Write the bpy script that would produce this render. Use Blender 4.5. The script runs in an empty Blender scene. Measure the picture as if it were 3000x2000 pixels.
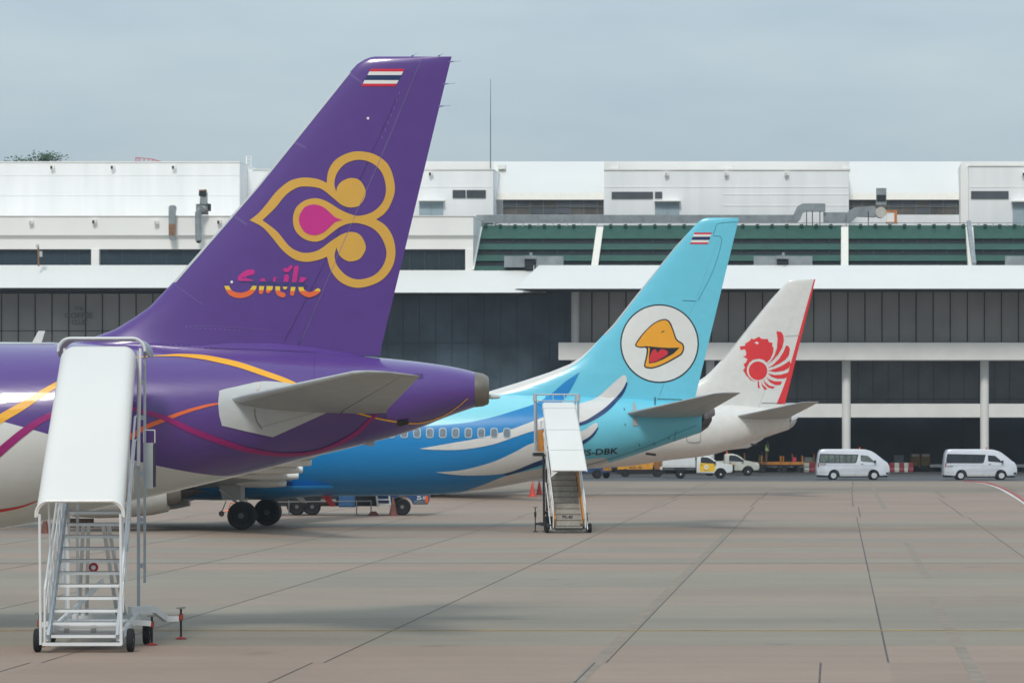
import bpy, bmesh, math, random
from mathutils import Vector, Matrix
from mathutils.bvhtree import BVHTree
from mathutils.geometry import tessellate_polygon
random.seed(7)
R = math.radians
sc = bpy.context.scene
COL = sc.collection

# ------------------------------------------------------------------ camera
F = 10750.0          # focal length in pixels of the 3000 px wide photograph
H = 4.25             # eye height (a seat in an aircraft on the next stand)
YH = 1237.0          # horizon row
cd = bpy.data.cameras.new('camera'); cam = bpy.data.objects.new('camera', cd); COL.objects.link(cam)
cam.location = (0, 0, H); cam.rotation_euler = (R(90), 0, 0)
cd.sensor_width = 36; cd.lens = F/3000*36; cd.shift_y = (YH-1000)/3000
cd.dof.use_dof = True; cd.dof.focus_distance = 78; cd.dof.aperture_fstop = 5.6
cd.clip_start = 0.5; cd.clip_end = 9000
sc.camera = cam

# ------------------------------------------------------------------ light
SUN_EL, SUN_AZ = 46, 191      # azimuth: direction the light comes from, clockwise from +Y
w = bpy.data.worlds.new('World'); sc.world = w; w.use_nodes = True
nt = w.node_tree; nt.nodes.clear(); N = nt.nodes.new; L = nt.links.new
out = N('ShaderNodeOutputWorld'); bg = N('ShaderNodeBackground'); bg.inputs[1].default_value = 0.10
sky = N('ShaderNodeTexSky'); sky.sky_type = 'NISHITA'; sky.sun_disc = False
sky.sun_elevation = R(SUN_EL); sky.sun_rotation = R(SUN_AZ); sky.dust_density = 2.5; sky.air_density = 1.2
tc = N('ShaderNodeTexCoord'); mp = N('ShaderNodeMapping'); mp.inputs['Scale'].default_value = (4.0, 4.0, 17)
L(tc.outputs['Generated'], mp.inputs[0])
cn = N('ShaderNodeTexNoise'); cn.inputs['Scale'].default_value = 3.1; cn.inputs['Detail'].default_value = 7; cn.inputs['Roughness'].default_value = .52
L(mp.outputs[0], cn.inputs['Vector'])
cr = N('ShaderNodeValToRGB'); e = cr.color_ramp.elements
e[0].position = .30; e[0].color = (4.55, 5.75, 6.65, 1); e[1].position = .72; e[1].color = (5.5, 6.55, 7.1, 1)
L(cn.outputs['Fac'], cr.inputs[0])
sp = N('ShaderNodeSeparateXYZ'); L(tc.outputs['Generated'], sp.inputs[0])
# an overcast sky is brighter towards the zenith
zr = N('ShaderNodeMapRange'); zr.inputs[1].default_value = 0.0; zr.inputs[2].default_value = 0.9; zr.inputs[3].default_value = 0.92; zr.inputs[4].default_value = 1.75
L(sp.outputs[2], zr.inputs[0])
zl = N('ShaderNodeMapRange'); zl.inputs[1].default_value = 0.0; zl.inputs[2].default_value = .12; zl.inputs[3].default_value = .86; zl.inputs[4].default_value = 1; L(sp.outputs[2], zl.inputs[0])
zm_ = N('ShaderNodeMath'); zm_.operation = 'MULTIPLY'; L(zr.outputs[0], zm_.inputs[0]); L(zl.outputs[0], zm_.inputs[1]); zr = zm_
vm = N('ShaderNodeVectorMath'); vm.operation = 'SCALE'; L(cr.outputs[0], vm.inputs[0]); L(zr.outputs[0], vm.inputs['Scale'])
# unseen sky behind the viewer is dimmed to darken the aircraft undersides
br = N('ShaderNodeMapRange'); br.inputs[1].default_value = -.5; br.inputs[2].default_value = .5; br.inputs[3].default_value = .62; br.inputs[4].default_value = 1; L(sp.outputs[1], br.inputs[0])
vb = N('ShaderNodeVectorMath'); vb.operation = 'SCALE'; L(vm.outputs[0], vb.inputs[0]); L(br.outputs[0], vb.inputs['Scale']); vm = vb
mx = N('ShaderNodeMix'); mx.data_type = 'RGBA'; mx.inputs[0].default_value = .9
L(sky.outputs[0], mx.inputs[6]); L(vm.outputs[0], mx.inputs[7]); L(mx.outputs[2], bg.inputs[0]); L(bg.outputs[0], out.inputs[0])
ld = bpy.data.lights.new('sun', 'SUN'); ld.energy = 1.7; ld.angle = R(12); ld.color = (1, .965, .91)
so = bpy.data.objects.new('sun', ld); COL.objects.link(so); so.location = (0, 0, 60)
a = R(SUN_AZ); dv = Vector((math.sin(a)*math.cos(R(SUN_EL)), math.cos(a)*math.cos(R(SUN_EL)), math.sin(R(SUN_EL))))
so.rotation_euler = dv.to_track_quat('Z', 'Y').to_euler()
sc.view_settings.view_transform = 'Standard'; sc.view_settings.look = 'None'
sc.view_settings.exposure = 0.05; sc.view_settings.gamma = 1

# ------------------------------------------------------------------ helpers
SH = 949.0/F         # the apron and the terminal run away from us at this slant (x per y)
DD = Vector((SH, 1, 0))
def W(px, py, Y): return Vector(((px-1500)/F*Y, Y, H+(YH-py)/F*Y))
def G(px, py):
    Y = H*F/(py-YH); return Vector(((px-1500)/F*Y, Y, 0))
def lin(c):
    return tuple((v/255/12.92 if v/255 <= .04045 else ((v/255+.055)/1.055)**2.4) for v in c)
MATS = {}
def mat(name, rgb, rough=.5, metal=0, var=.08, scale=3, coat=0, bump=0, streak=False, spec=.5, dirt=None):
    if name in MATS: return MATS[name]
    m = bpy.data.materials.new(name); m.use_nodes = True; MATS[name] = m
    t = m.node_tree; b = t.nodes['Principled BSDF']; c = lin(rgb)
    b.inputs['Roughness'].default_value = rough; b.inputs['Metallic'].default_value = metal
    b.inputs['Coat Weight'].default_value = coat; b.inputs['Coat Roughness'].default_value = .08
    b.inputs['Specular IOR Level'].default_value = spec
    co = t.nodes.new('ShaderNodeTexCoord'); mpn = t.nodes.new('ShaderNodeMapping')
    if streak: mpn.inputs['Scale'].default_value = (1, 1, .12)
    no = t.nodes.new('ShaderNodeTexNoise'); no.inputs['Scale'].default_value = scale; no.inputs['Detail'].default_value = 6
    t.links.new(co.outputs['Object'], mpn.inputs[0]); t.links.new(mpn.outputs[0], no.inputs['Vector'])
    rp = t.nodes.new('ShaderNodeValToRGB'); rp.color_ramp.elements[0].position = .3; rp.color_ramp.elements[1].position = .7
    d = dirt if dirt else tuple(v*(1-2.2*var) for v in c)
    rp.color_ramp.elements[0].color = (*d, 1); rp.color_ramp.elements[1].color = (*tuple(min(.95, v*(1+var)) for v in c), 1)
    if not dirt: rp.color_ramp.elements[0].position = .2
    t.links.new(no.outputs['Fac'], rp.inputs[0]); t.links.new(rp.outputs[0], b.inputs['Base Color'])
    if bump:
        bn = t.nodes.new('ShaderNodeBump'); bn.inputs['Strength'].default_value = bump; bn.inputs['Distance'].default_value = .02
        t.links.new(no.outputs['Fac'], bn.inputs['Height']); t.links.new(bn.outputs[0], b.inputs['Normal'])
    return m
def emit(name, rgb, s):
    m = bpy.data.materials.new(name); m.use_nodes = True; b = m.node_tree.nodes['Principled BSDF']
    b.inputs['Base Color'].default_value = (*lin(rgb), 1); b.inputs['Emission Color'].default_value = (*lin(rgb), 1); b.inputs['Emission Strength'].default_value = s
    MATS[name] = m; return m

def empty(name, loc, label=None, cat=None, group=None, rz=0):
    o = bpy.data.objects.new(name, None); COL.objects.link(o); o.location = loc; o.rotation_euler = (0, 0, rz)
    o.empty_display_size = .3; tag(o, label, cat, group); return o
def tag(o, label=None, cat=None, group=None, kind=None):
    if label: o['label'] = label
    if cat: o['category'] = cat
    if group: o['group'] = group
    if kind: o['kind'] = kind
    return o
def rootloc(o):
    v = Vector((0, 0, 0))
    while o: v = v+o.location; o = o.parent
    return v
class MB:
    def __init__(s): s.v = []; s.f = []
    def add(s, vs, fs):
        n = len(s.v); s.v += [tuple(v) for v in vs]; s.f += [tuple(i+n for i in f) for f in fs]; return s
    def hexa(s, a, b):      # two quads (4 pts each, same winding)
        return s.add(list(a)+list(b), [(0, 1, 2, 3), (7, 6, 5, 4), (0, 4, 5, 1), (1, 5, 6, 2), (2, 6, 7, 3), (3, 7, 4, 0)])
    def box(s, x0, x1, y0, y1, z0, z1):
        return s.hexa([(x0, y0, z0), (x1, y0, z0), (x1, y0, z1), (x0, y0, z1)], [(x0, y1, z0), (x1, y1, z0), (x1, y1, z1), (x0, y1, z1)])
    def quadx(s, pts, ext):  # a front quad pushed back by a vector
        e = Vector(ext); p = [Vector(q) for q in pts]; return s.hexa(p, [q+e for q in p])
    def blk(s, x0, x1, y0, y1, Y, d):   # pixel rectangle at depth Y, running back d metres along the terminal's depth axis
        return s.quadx([W(x0, y1, Y), W(x1, y1, Y), W(x1, y0, Y), W(x0, y0, Y)], DD*d)
    def cyl(s, a, b, r, r2=None, n=12, caps=True):
        a = Vector(a); b = Vector(b); r2 = r if r2 is None else r2; d = (b-a).normalized()
        u = d.orthogonal().normalized(); w_ = d.cross(u)
        vs = []
        for p, rr in ((a, r), (b, r2)):
            for i in range(n):
                t = 2*math.pi*i/n; vs.append(p+(u*math.cos(t)+w_*math.sin(t))*rr)
        fs = [(i, (i+1) % n, n+(i+1) % n, n+i) for i in range(n)]
        if caps: fs += [tuple(range(n-1, -1, -1)), tuple(range(n, 2*n))]
        return s.add(vs, fs)
    def tube(s, pts, r, n=8):
        for i in range(len(pts)-1): s.cyl(pts[i], pts[i+1], r, n=n)
        return s
    def bar(s, a, b, w_, h, up=(0, 0, 1)):   # rectangular bar between two points
        a = Vector(a); b = Vector(b); d = (b-a).normalized(); x = d.cross(Vector(up))
        if x.length < 1e-4: x = d.cross(Vector((1, 0, 0)))
        x.normalize(); u = x.cross(d); x *= w_/2; u *= h/2
        return s.hexa([a-x-u, a+x-u, a+x+u, a-x+u], [b-x-u, b+x-u, b+x+u, b-x+u])
    def loft(s, rings, caps=True, closed=True):
        n = len(rings[0]); vs = [p for r in rings for p in r]; fs = []
        for k in range(len(rings)-1):
            for i in range(n if closed else n-1):
                j = (i+1) % n; fs.append((k*n+i, k*n+j, (k+1)*n+j, (k+1)*n+i))
        if caps: fs += [tuple(range(n-1, -1, -1)), tuple(range((len(rings)-1)*n, len(rings)*n))]
        return s.add(vs, fs)
    def lathe(s, c, axis, prof, n=24):       # prof: (offset along axis, radius)
        c = Vector(c); d = Vector(axis).normalized(); u = d.orthogonal().normalized(); w_ = d.cross(u)
        rings = [[c+d*o+(u*math.cos(2*math.pi*i/n)+w_*math.sin(2*math.pi*i/n))*max(r, .0005) for i in range(n)] for o, r in prof]
        return s.loft(rings)
    def prism(s, poly, ext):                 # polygon of 3D points pushed along ext
        e = Vector(ext); p = [Vector(q) for q in poly]; return s.loft([p, [q+e for q in p]])
    def build(s, name, m, parent=None, smooth=False, world=False, sharp=35, bevel=0):
        me = bpy.data.meshes.new(name); off = rootloc(parent) if (world and parent) else Vector((0, 0, 0))
        me.from_pydata([(v[0]-off.x, v[1]-off.y, v[2]-off.z) for v in s.v], [], s.f)
        bm = bmesh.new(); bm.from_mesh(me); bmesh.ops.recalc_face_normals(bm, faces=bm.faces)
        if bevel:
            bmesh.ops.bevel(bm, geom=[e for e in bm.edges if len(e.link_faces) == 2 and e.calc_face_angle(0) > .5], offset=bevel, segments=2, affect='EDGES', profile=.6, clamp_overlap=True)
        bm.to_mesh(me); bm.free()
        me.materials.append(m)
        if smooth:
            me.polygons.foreach_set('use_smooth', [True]*len(me.polygons)); me.set_sharp_from_angle(angle=R(sharp))
        o = bpy.data.objects.new(name, me); COL.objects.link(o)
        if parent: o.parent = parent
        return o
def copy_tree(o, parent=None):
    c = o.copy(); COL.objects.link(c); c.parent = parent
    for ch in list(o.children): copy_tree(ch, c)
    return c
def catmull(pts, n=8, closed=False):
    P = [tuple(p) for p in pts]; m = len(P); out_ = []
    k = m if closed else m-1
    for i in range(k):
        p0 = P[(i-1) % m] if (closed or i > 0) else P[0]; p1 = P[i]; p2 = P[(i+1) % m]
        p3 = P[(i+2) % m] if (closed or i+2 < m) else P[-1]
        for j in range(n):
            t = j/n
            out_.append(tuple(.5*((2*b)+(-a+c)*t+(2*a-5*b+4*c-d)*t*t+(-a+3*b-3*c+d)*t**3) for a, b, c, d in zip(p0, p1, p2, p3)))
    if not closed: out_.append(P[-1])
    return out_
def corners(*segs):      # smooth segments that meet in corners
    o = []
    for s_ in segs: o += catmull(s_, 6)[:-1]
    return o
def interp(tab, x):
    if x <= tab[0][0]: return tab[0][1:]
    for a, b in zip(tab, tab[1:]):
        if x <= b[0]:
            t = (x-a[0])/(b[0]-a[0]); return tuple(p+(q-p)*t for p, q in zip(a[1:], b[1:]))
    return tab[-1][1:]
def stroke(pts, scale=1):   # (x,y,width) centre line -> polygon with round ends
    P = catmull(pts, 8); left = []; right = []
    for i, p in enumerate(P):
        a = Vector(P[max(i-1, 0)][:2]); b = Vector(P[min(i+1, len(P)-1)][:2]); d = (b-a).normalized(); n = Vector((-d.y, d.x))
        c = Vector(p[:2]); h = p[2]/2*scale; left.append(c+n*h); right.append(c-n*h)
        if i == 0: d0, n0, c0, h0 = d, n, c, h
        if i == len(P)-1: d1, n1, c1, h1 = d, n, c, h
    cap1 = [c1+(n1*math.cos(t)+d1*math.sin(t))*h1 for t in [math.pi*k/6 for k in range(1, 6)]]
    cap0 = [c0+(-n0*math.cos(t)-d0*math.sin(t))*h0 for t in [math.pi*k/6 for k in range(1, 6)]]
    return [tuple(v) for v in left+cap1+right[::-1]+cap0]
def circle(cx, cy, r, n=48): return [(cx+r*math.cos(2*math.pi*i/n), cy+r*math.sin(2*math.pi*i/n)) for i in range(n)]
def crop(x0, y0, k, pts): return [(x0+p[0]/k, y0+p[1]/k)+tuple(q/k for q in p[2:]) for p in pts]
def flatmesh(polys):         # polygon with holes -> (2D verts, faces)
    tris = tessellate_polygon([[Vector((p[0], p[1], 0)) for p in poly] for poly in polys])
    vs = [p for poly in polys for p in poly]; return [(p[0], p[1]) for p in vs], [tuple(t) for t in tris]
_tc = {}
def text2d(txt):             # unit text: height of capitals 1, starts at 0
    if txt in _tc: return _tc[txt]
    cu = bpy.data.curves.new('t', 'FONT'); cu.body = txt; cu.resolution_u = 3; cu.offset = .018; ob = bpy.data.objects.new('t', cu); COL.objects.link(ob)
    dg = bpy.context.evaluated_depsgraph_get(); me = ob.evaluated_get(dg).to_mesh()
    vs = [(v.co.x, v.co.y) for v in me.vertices]; fs = [tuple(p.vertices) for p in me.polygons]
    ob.evaluated_get(dg).to_mesh_clear(); bpy.data.objects.remove(ob); bpy.data.curves.remove(cu)
    x0 = min(v[0] for v in vs); x1 = max(v[0] for v in vs); y1 = max(v[1] for v in vs); y0 = min(v[1] for v in vs)
    r = ([((x-x0)/(x1-x0), (y-y0)/(y1-y0)) for x, y in vs], fs); _tc[txt] = r; return r
def text_on(name, txt, o, ux, uy, m, parent, world=True):   # lettering on a plane: origin, width vector, height vector
    vs, fs = text2d(txt); o = Vector(o); ux = Vector(ux); uy = Vector(uy)
    mb = MB(); mb.add([o+ux*x+uy*y for x, y in vs], fs); return mb.build(name, m, parent, world=world)

class Skin:     # paint shapes on an aircraft: rays from the viewer find the surface
    def __init__(s, objs, Yc):
        V = []; P = []
        for o in objs:
            n = len(V)
            if isinstance(o, tuple): V += [Vector(v)+o[1] for v in o[0].v]; P += [tuple(i+n for i in f) for f in o[0].f]; continue
            off = rootloc(o); V += [v.co+off for v in o.data.vertices]; P += [tuple(i+n for i in p.vertices) for p in o.data.polygons]
        s.b = BVHTree.FromPolygons(V, P); s.Yc = Yc; s.o = Vector((0, 0, H))
    def hit(s, px, py, off):
        d = Vector(((px-1500)/F, 1, (YH-py)/F)).normalized()
        loc, n, i, dist = s.b.ray_cast(s.o, d)
        if loc is None or loc.y > s.Yc+.3:
            loc, n, i, dist = s.b.find_nearest(W(px, py, s.Yc))
            if n.y > 0: n = Vector((n.x, 0, n.z))
        elif n.dot(d) > 0: n = -n
        return loc+n.normalized()*off
    def paint(s, name, m, parent, polys=None, mesh=None, grid=10, off=.006, clip=None):
        vs, fs = mesh if mesh else flatmesh(polys)
        bm = bmesh.new(); bv = [bm.verts.new((v[0], v[1], 0)) for v in vs]
        for f in fs:
            try: bm.faces.new([bv[i] for i in f])
            except ValueError: pass
        def cut(co, no, **k): bmesh.ops.bisect_plane(bm, geom=bm.verts[:]+bm.edges[:]+bm.faces[:], dist=1e-5, plane_co=co, plane_no=no, **k)
        if clip:
            for (y, n_) in clip: cut((0, y, 0), (0, n_, 0), clear_inner=True)
        if not bm.verts: bm.free(); return None
        for ax in (0, 1):
            lo = min(v.co[ax] for v in bm.verts); hi = max(v.co[ax] for v in bm.verts); g = math.ceil(lo/grid+1e-6)*grid
            while g < hi:
                cut((g, 0, 0) if ax == 0 else (0, g, 0), (1, 0, 0) if ax == 0 else (0, 1, 0)); g += grid
        bmesh.ops.triangulate(bm, faces=[f for f in bm.faces if len(f.verts) > 4])
        for v in bm.verts: v.co = s.hit(v.co.x, v.co.y, off)
        if parent is not None:
            o_ = rootloc(parent)
            for v in bm.verts: v.co -= o_
        bmesh.ops.remove_doubles(bm, verts=bm.verts, dist=1e-5)
        for f in bm.faces:
            f.normal_update()
            if f.normal.y > 0: f.normal_flip()
            f.smooth = True
        me = bpy.data.meshes.new(name); bm.to_mesh(me); bm.free(); me.materials.append(m)
        o = bpy.data.objects.new(name, me); COL.objects.link(o); o.parent = parent; return o
    def text(s, name, txt, m, parent, px, py, ux, uy, grid=6, off=.012):
        vs, fs = text2d(txt)
        return s.paint(name, m, parent, mesh=([(px+ux[0]*x+uy[0]*y, py+ux[1]*x+uy[1]*y) for x, y in vs], fs), grid=grid, off=off)
def foil(mb, st, u0, u1, td, grow=0, n=14):
    # st: (LE, TE, thickness ratio); a closed loft of symmetric aerofoil sections between chord fractions u0..u1
    rings = []
    for le, te, t in st:
        le = Vector(le); te = Vector(te); c = (te-le).length; T = Vector(td)
        if isinstance(u0, (list, tuple)): a0, a1 = u0[len(rings)], u1[len(rings)]
        else: a0, a1 = u0, u1
        us = [a0+(a1-a0)*(.5-.5*math.cos(math.pi*k/n)) for k in range(n+1)]
        yt = lambda u: 5*t*c*(.2969*math.sqrt(max(u, 0))-.126*u-.3516*u*u+.2843*u**3-.1036*u**4)+grow+.004
        up = [le+(te-le)*u+T*yt(u) for u in us]; lo = [le+(te-le)*u-T*yt(u) for u in us[::-1]]
        rings.append(up+lo)
    return mb.loft(rings)

# ------------------------------------------------------------------ materials
M_purple = mat('purple_paint', (88, 54, 138), .3, coat=.7, var=.03)
M_wht = mat('aircraft_white', (226, 226, 222), .3, coat=.3, var=.03)
M_grey = mat('aircraft_grey', (168, 172, 172), .4, var=.05)
M_lgrey = mat('aircraft_light_grey', (196, 200, 200), .38, var=.04)
M_metal = mat('bare_metal', (150, 148, 145), .35, metal=.7, var=.1)
M_dmetal = mat('dark_metal', (70, 68, 66), .45, metal=.6, var=.15)
M_tyre = mat('tyre_rubber', (26, 27, 29), .85, var=.2)
M_black = mat('black_paint', (22, 22, 24), .5, var=.1)
M_gold = mat('gold_paint', (222, 172, 74), .35, coat=.2, var=.02)
M_pink = mat('pink_paint', (204, 44, 138), .35, coat=.2, var=.02)
M_orange = mat('orange_paint', (238, 110, 60), .35, coat=.2, var=.02)
M_yel = mat('yellow_marking', (252, 180, 40), .35, coat=.2, var=.02)
M_lemon = mat('lemon_paint', (240, 204, 60), .35, coat=.2, var=.02)
M_mag = mat('magenta_paint', (160, 32, 116), .35, coat=.2, var=.02)
M_navy = mat('navy_paint', (24, 60, 112), .4, var=.05)
M_ind = mat('indigo_paint', (58, 62, 120), .35, coat=.2, var=.02)
M_red = mat('red_paint', (226, 50, 56), .4, var=.04)
M_flagr = mat('flag_red', (214, 36, 66), .4, var=.02)
M_fw = mat('flag_white', (232, 232, 228), .4, var=.02)
M_flagb = mat('flag_blue', (28, 50, 96), .4, var=.02)
M_cyan = mat('cyan_paint', (112, 208, 232), .3, coat=.3, var=.03)
M_lcyan = mat('pale_cyan_paint', (142, 222, 236), .3, coat=.3, var=.03)
M_blue = mat('blue_paint', (0, 133, 200), .3, coat=.3, var=.03)
M_pw = mat('off_white_paint', (224, 222, 218), .35, coat=.2, var=.03)
M_beak = mat('beak_orange', (250, 172, 46), .4, var=.02)
M_tong = mat('tongue_red', (214, 48, 62), .4, var=.02)
M_ink = mat('ink_line', (34, 38, 48), .4, var=.02)
M_win = mat('cabin_window', (128, 140, 150), .12, var=.15, scale=9)
M_wfr = mat('window_surround', (176, 196, 208), .3, var=.05)
M_line = mat('panel_line', (58, 40, 100), .5, var=.1)
M_line2 = mat('panel_line_pale', (120, 100, 170), .5, var=.1)
M_teal = mat('seam_teal', (50, 120, 140), .5, var=.1)
M_seam = mat('seam_grey', (170, 170, 168), .5, var=.1)

def livery(name, base, layers, rough=.3, coat=.3):
    # paint zones: layers = [(rgb, [(x, z), ...], above?)] in the aircraft's own coordinates, later layers win
    m = bpy.data.materials.new(name); m.use_nodes = True; t = m.node_tree; b = t.nodes['Principled BSDF']; n = t.nodes.new; l = t.links.new
    b.inputs['Roughness'].default_value = rough; b.inputs['Coat Weight'].default_value = coat; b.inputs['Coat Roughness'].default_value = .08
    co = n('ShaderNodeTexCoord'); s_ = n('ShaderNodeSeparateXYZ'); l(co.outputs['Object'], s_.inputs[0])
    X0, X1, Z0, Z1 = -42.0, 2.0, -1.0, 14.0
    xm = n('ShaderNodeMapRange'); xm.inputs[1].default_value = X0; xm.inputs[2].default_value = X1; l(s_.outputs[0], xm.inputs[0])
    zm = n('ShaderNodeMapRange'); zm.inputs[1].default_value = Z0; zm.inputs[2].default_value = Z1; l(s_.outputs[2], zm.inputs[0])
    rgb = n('ShaderNodeRGB'); rgb.outputs[0].default_value = (*lin(base), 1); cur = rgb.outputs[0]
    for c, pts, above in layers:
        fc = n('ShaderNodeFloatCurve'); cv = fc.mapping.curves[0]; pts = sorted(pts)
        P_ = [((x-X0)/(X1-X0), (z-Z0)/(Z1-Z0)) for x, z in pts]; P_ = [(0, P_[0][1])]+P_+[(1, P_[-1][1])]
        while len(cv.points) < len(P_): cv.points.new(.5, .5)
        for i, p in enumerate(P_): cv.points[i].location = p; cv.points[i].handle_type = 'VECTOR'
        fc.mapping.update(); l(xm.outputs[0], fc.inputs['Value'])
        g = n('ShaderNodeMath'); g.operation = 'GREATER_THAN' if above else 'LESS_THAN'; l(zm.outputs[0], g.inputs[0]); l(fc.outputs[0], g.inputs[1])
        mx_ = n('ShaderNodeMix'); mx_.data_type = 'RGBA'; l(g.outputs[0], mx_.inputs[0]); l(cur, mx_.inputs[6]); mx_.inputs[7].default_value = (*lin(c), 1); cur = mx_.outputs[2]
    no = n('ShaderNodeTexNoise'); no.inputs['Scale'].default_value = 2; no.inputs['Detail'].default_value = 6; l(co.outputs['Object'], no.inputs['Vector'])
    mr = n('ShaderNodeMapRange'); mr.inputs[3].default_value = .92; mr.inputs[4].default_value = 1.04; l(no.outputs['Fac'], mr.inputs[0])
    vm_ = n('ShaderNodeVectorMath'); vm_.operation = 'SCALE'; l(cur, vm_.inputs[0]); l(mr.outputs[0], vm_.inputs['Scale']); l(vm_.outputs[0], b.inputs['Base Color'])
    mp_ = n('ShaderNodeMapping'); mp_.inputs['Scale'].default_value = (.35, 1.6, 1.6); l(co.outputs['Object'], mp_.inputs[0])
    n2 = n('ShaderNodeTexNoise'); n2.inputs['Scale'].default_value = 1.5; n2.inputs['Detail'].default_value = 3; l(mp_.outputs[0], n2.inputs['Vector'])
    bp = n('ShaderNodeBump'); bp.inputs['Strength'].default_value = .35; bp.inputs['Distance'].default_value = .03; l(n2.outputs['Fac'], bp.inputs['Height']); l(bp.outputs[0], b.inputs['Normal']); l(bp.outputs[0], b.inputs['Coat Normal']); return m
def zpts(sk, root, pts, extra=()):
    # photo points on the near side -> (x, z) in the aircraft's coordinates
    o = root.location; r = []
    for p in pts:
        h = sk.hit(p[0], p[1], 0); r.append((h.x-o.x, h.z))
    return r+list(extra)

# ------------------------------------------------------------------ aircraft
def fuselage(tab, root, m, nose):
    T = catmull(sorted(tab), 8); rings = []
    for x, zb, zt, hw in T:
        zc = (zb+zt)/2; h = (zt-zb)/2
        rings.append([(x, hw*math.cos(a), zc+h*math.sin(a)) for a in [2*math.pi*i/72 for i in range(72)]])
    mb = MB(); mb.loft(rings); return mb.build('fuselage', m, root, smooth=True, sharp=50)
def fin_build(root, tab, hinge, m, thick, base, zsplit, td=(0, 1, 0), name='fin'):
    # tab rows: (z, xLE, xTE)
    zs = sorted(set([t[0] for t in tab]+[zsplit])); Z = []
    for a, b in zip(zs, zs[1:]):
        k = max(1, int((b-a)/.35)); Z += [a+(b-a)*i/k for i in range(k)]
    Z.append(zs[-1]); st = []; hu = []
    for z in Z:
        le, te = interp(sorted(tab), z); xh = interp(sorted(hinge), z)[0]; t = thick
        top = zs[-1]-z
        if top < .25: t *= math.sqrt(max(.02, 1-(1-top/.25)**2))
        st.append(((le, 0, z), (te, 0, z), t)); hu.append((xh-le)/(te-le))
    mb = MB(); foil(mb, st, [0]*len(st), [h-.0008 for h in hu], td); f = mb.build(name, m, root, smooth=True)
    sr = [(s, h) for s, h in zip(st, hu) if s[0][2] >= zsplit]
    mb = MB(); foil(mb, [s for s, h in sr], [h+.0008 for s, h in sr], [1]*len(sr), td, n=8); r = mb.build('rudder', m, root, smooth=True)
    mb = MB(); foil(mb, st, 0, 1, td, n=24); return f, r, st, (mb, rootloc(root))
def wing_build(root, st, m, name, sign, flap=None):
    mb = MB(); S_ = [((l[0], sign*l[1], l[2]), (t[0], sign*t[1], t[2]), th) for l, t, th in st]
    foil(mb, S_, 0, 1, (0, 0, 1), n=16); return mb.build(name, m, root, smooth=True)
def wheel(parent, c, r, wd, axis=(0, 1, 0), name='wheel', hub=None, n=28, tyre_m=None):
    c = Vector(c); a = Vector(axis)
    mb = MB(); h = wd/2
    mb.lathe(c, a, [(-h*.75, r*.58), (-h, r*.66), (-h, r*.86), (-h*.7, r*.97), (0, r), (h*.7, r*.97), (h, r*.86), (h, r*.66), (h*.75, r*.58)], n)
    t = mb.build(name, tyre_m or M_tyre, parent, smooth=True)
    mb = MB(); mb.lathe(c, a, [(-h*.8, .0), (-h*.8, r*.2), (-h*.62, r*.25), (-h*.45, r*.5), (-h*.78, r*.6), (h*.78, r*.6), (h*.45, r*.5), (h*.62, r*.25), (h*.8, r*.2), (h*.8, 0)], n)
    mb.build('rim', hub or M_metal, t, smooth=True)
    return t
def engine(root, x_end, y, zc, s=1.0, m=None, length=4.2):
    mb = MB()
    prof = [(0, .80), (.0, .80), (-.6, .93), (-1.6, 1.03), (-2.8, 1.06), (-3.7, 1.0), (-4.1, .92), (-4.2, .84), (-4.1, .78), (-3.6, .76), (-.3, .72), (-.02, .76)]
    nac = MB(); nac.lathe((x_end, y, zc), (1, 0, 0), [(o*length/4.2*s, r*s) for o, r in prof], 40); e = nac.build('engine_nacelle', m or M_wht, root, smooth=True)
    mb.lathe((x_end, y, zc), (1, 0, 0), [(-.5*s, .6*s), (.1*s, .58*s), (.52*s, .46*s), (.53*s, .42*s), (-.2*s, .4*s)], 32); mb.build('exhaust_nozzle', M_metal, e, smooth=True)
    mb = MB(); mb.lathe((x_end, y, zc), (1, 0, 0), [(-.1*s, .36*s), (.55*s, .34*s), (1.1*s, .12*s), (1.45*s, .02*s)], 24); mb.build('exhaust_plug', M_dmetal, e, smooth=True)
    mb = MB(); mb.lathe((x_end-3.3*s, y, zc), (1, 0, 0), [(0, .75*s), (.05, .75*s)], 32); mb.build('fan', M_dmetal, e)
    mb = MB(); mb.hexa([(x_end-3.0*s, y-.16, zc+.8*s), (x_end+.3*s, y-.1, zc+.5*s), (x_end+.3*s, y+.1, zc+.5*s), (x_end-3*s, y+.16, zc+.8*s)],
                       [(x_end-2.2*s, y-.16, zc+1.25*s), (x_end+2.4*s, y-.08, zc+1.0*s), (x_end+2.4*s, y+.08, zc+1.0*s), (x_end-2.2*s, y+.16, zc+1.25*s)]); mb.build('pylon', M_lgrey, root)
    return e
def gear(root, x, y, zt, r=.56, sep=.86, wd=.42):
    mb = MB(); mb.cyl((x, y, r), (x, y, zt), .11, n=14); mb.cyl((x, y-sep/2, r), (x, y+sep/2, r), .07); mb.cyl((x, y, r+.35), (x-.9, y, zt-.1), .05)
    mb.cyl((x+.12, y, r+.2), (x+.2, y, r+.7), .03); g = mb.build('landing_gear', M_lgrey, root, smooth=True)
    for k in (-1, 1): wheel(g, (x, y+k*sep/2, r), r, wd, hub=mat('gear_hub', (86, 96, 98), .5, var=.15))
    return g

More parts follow.
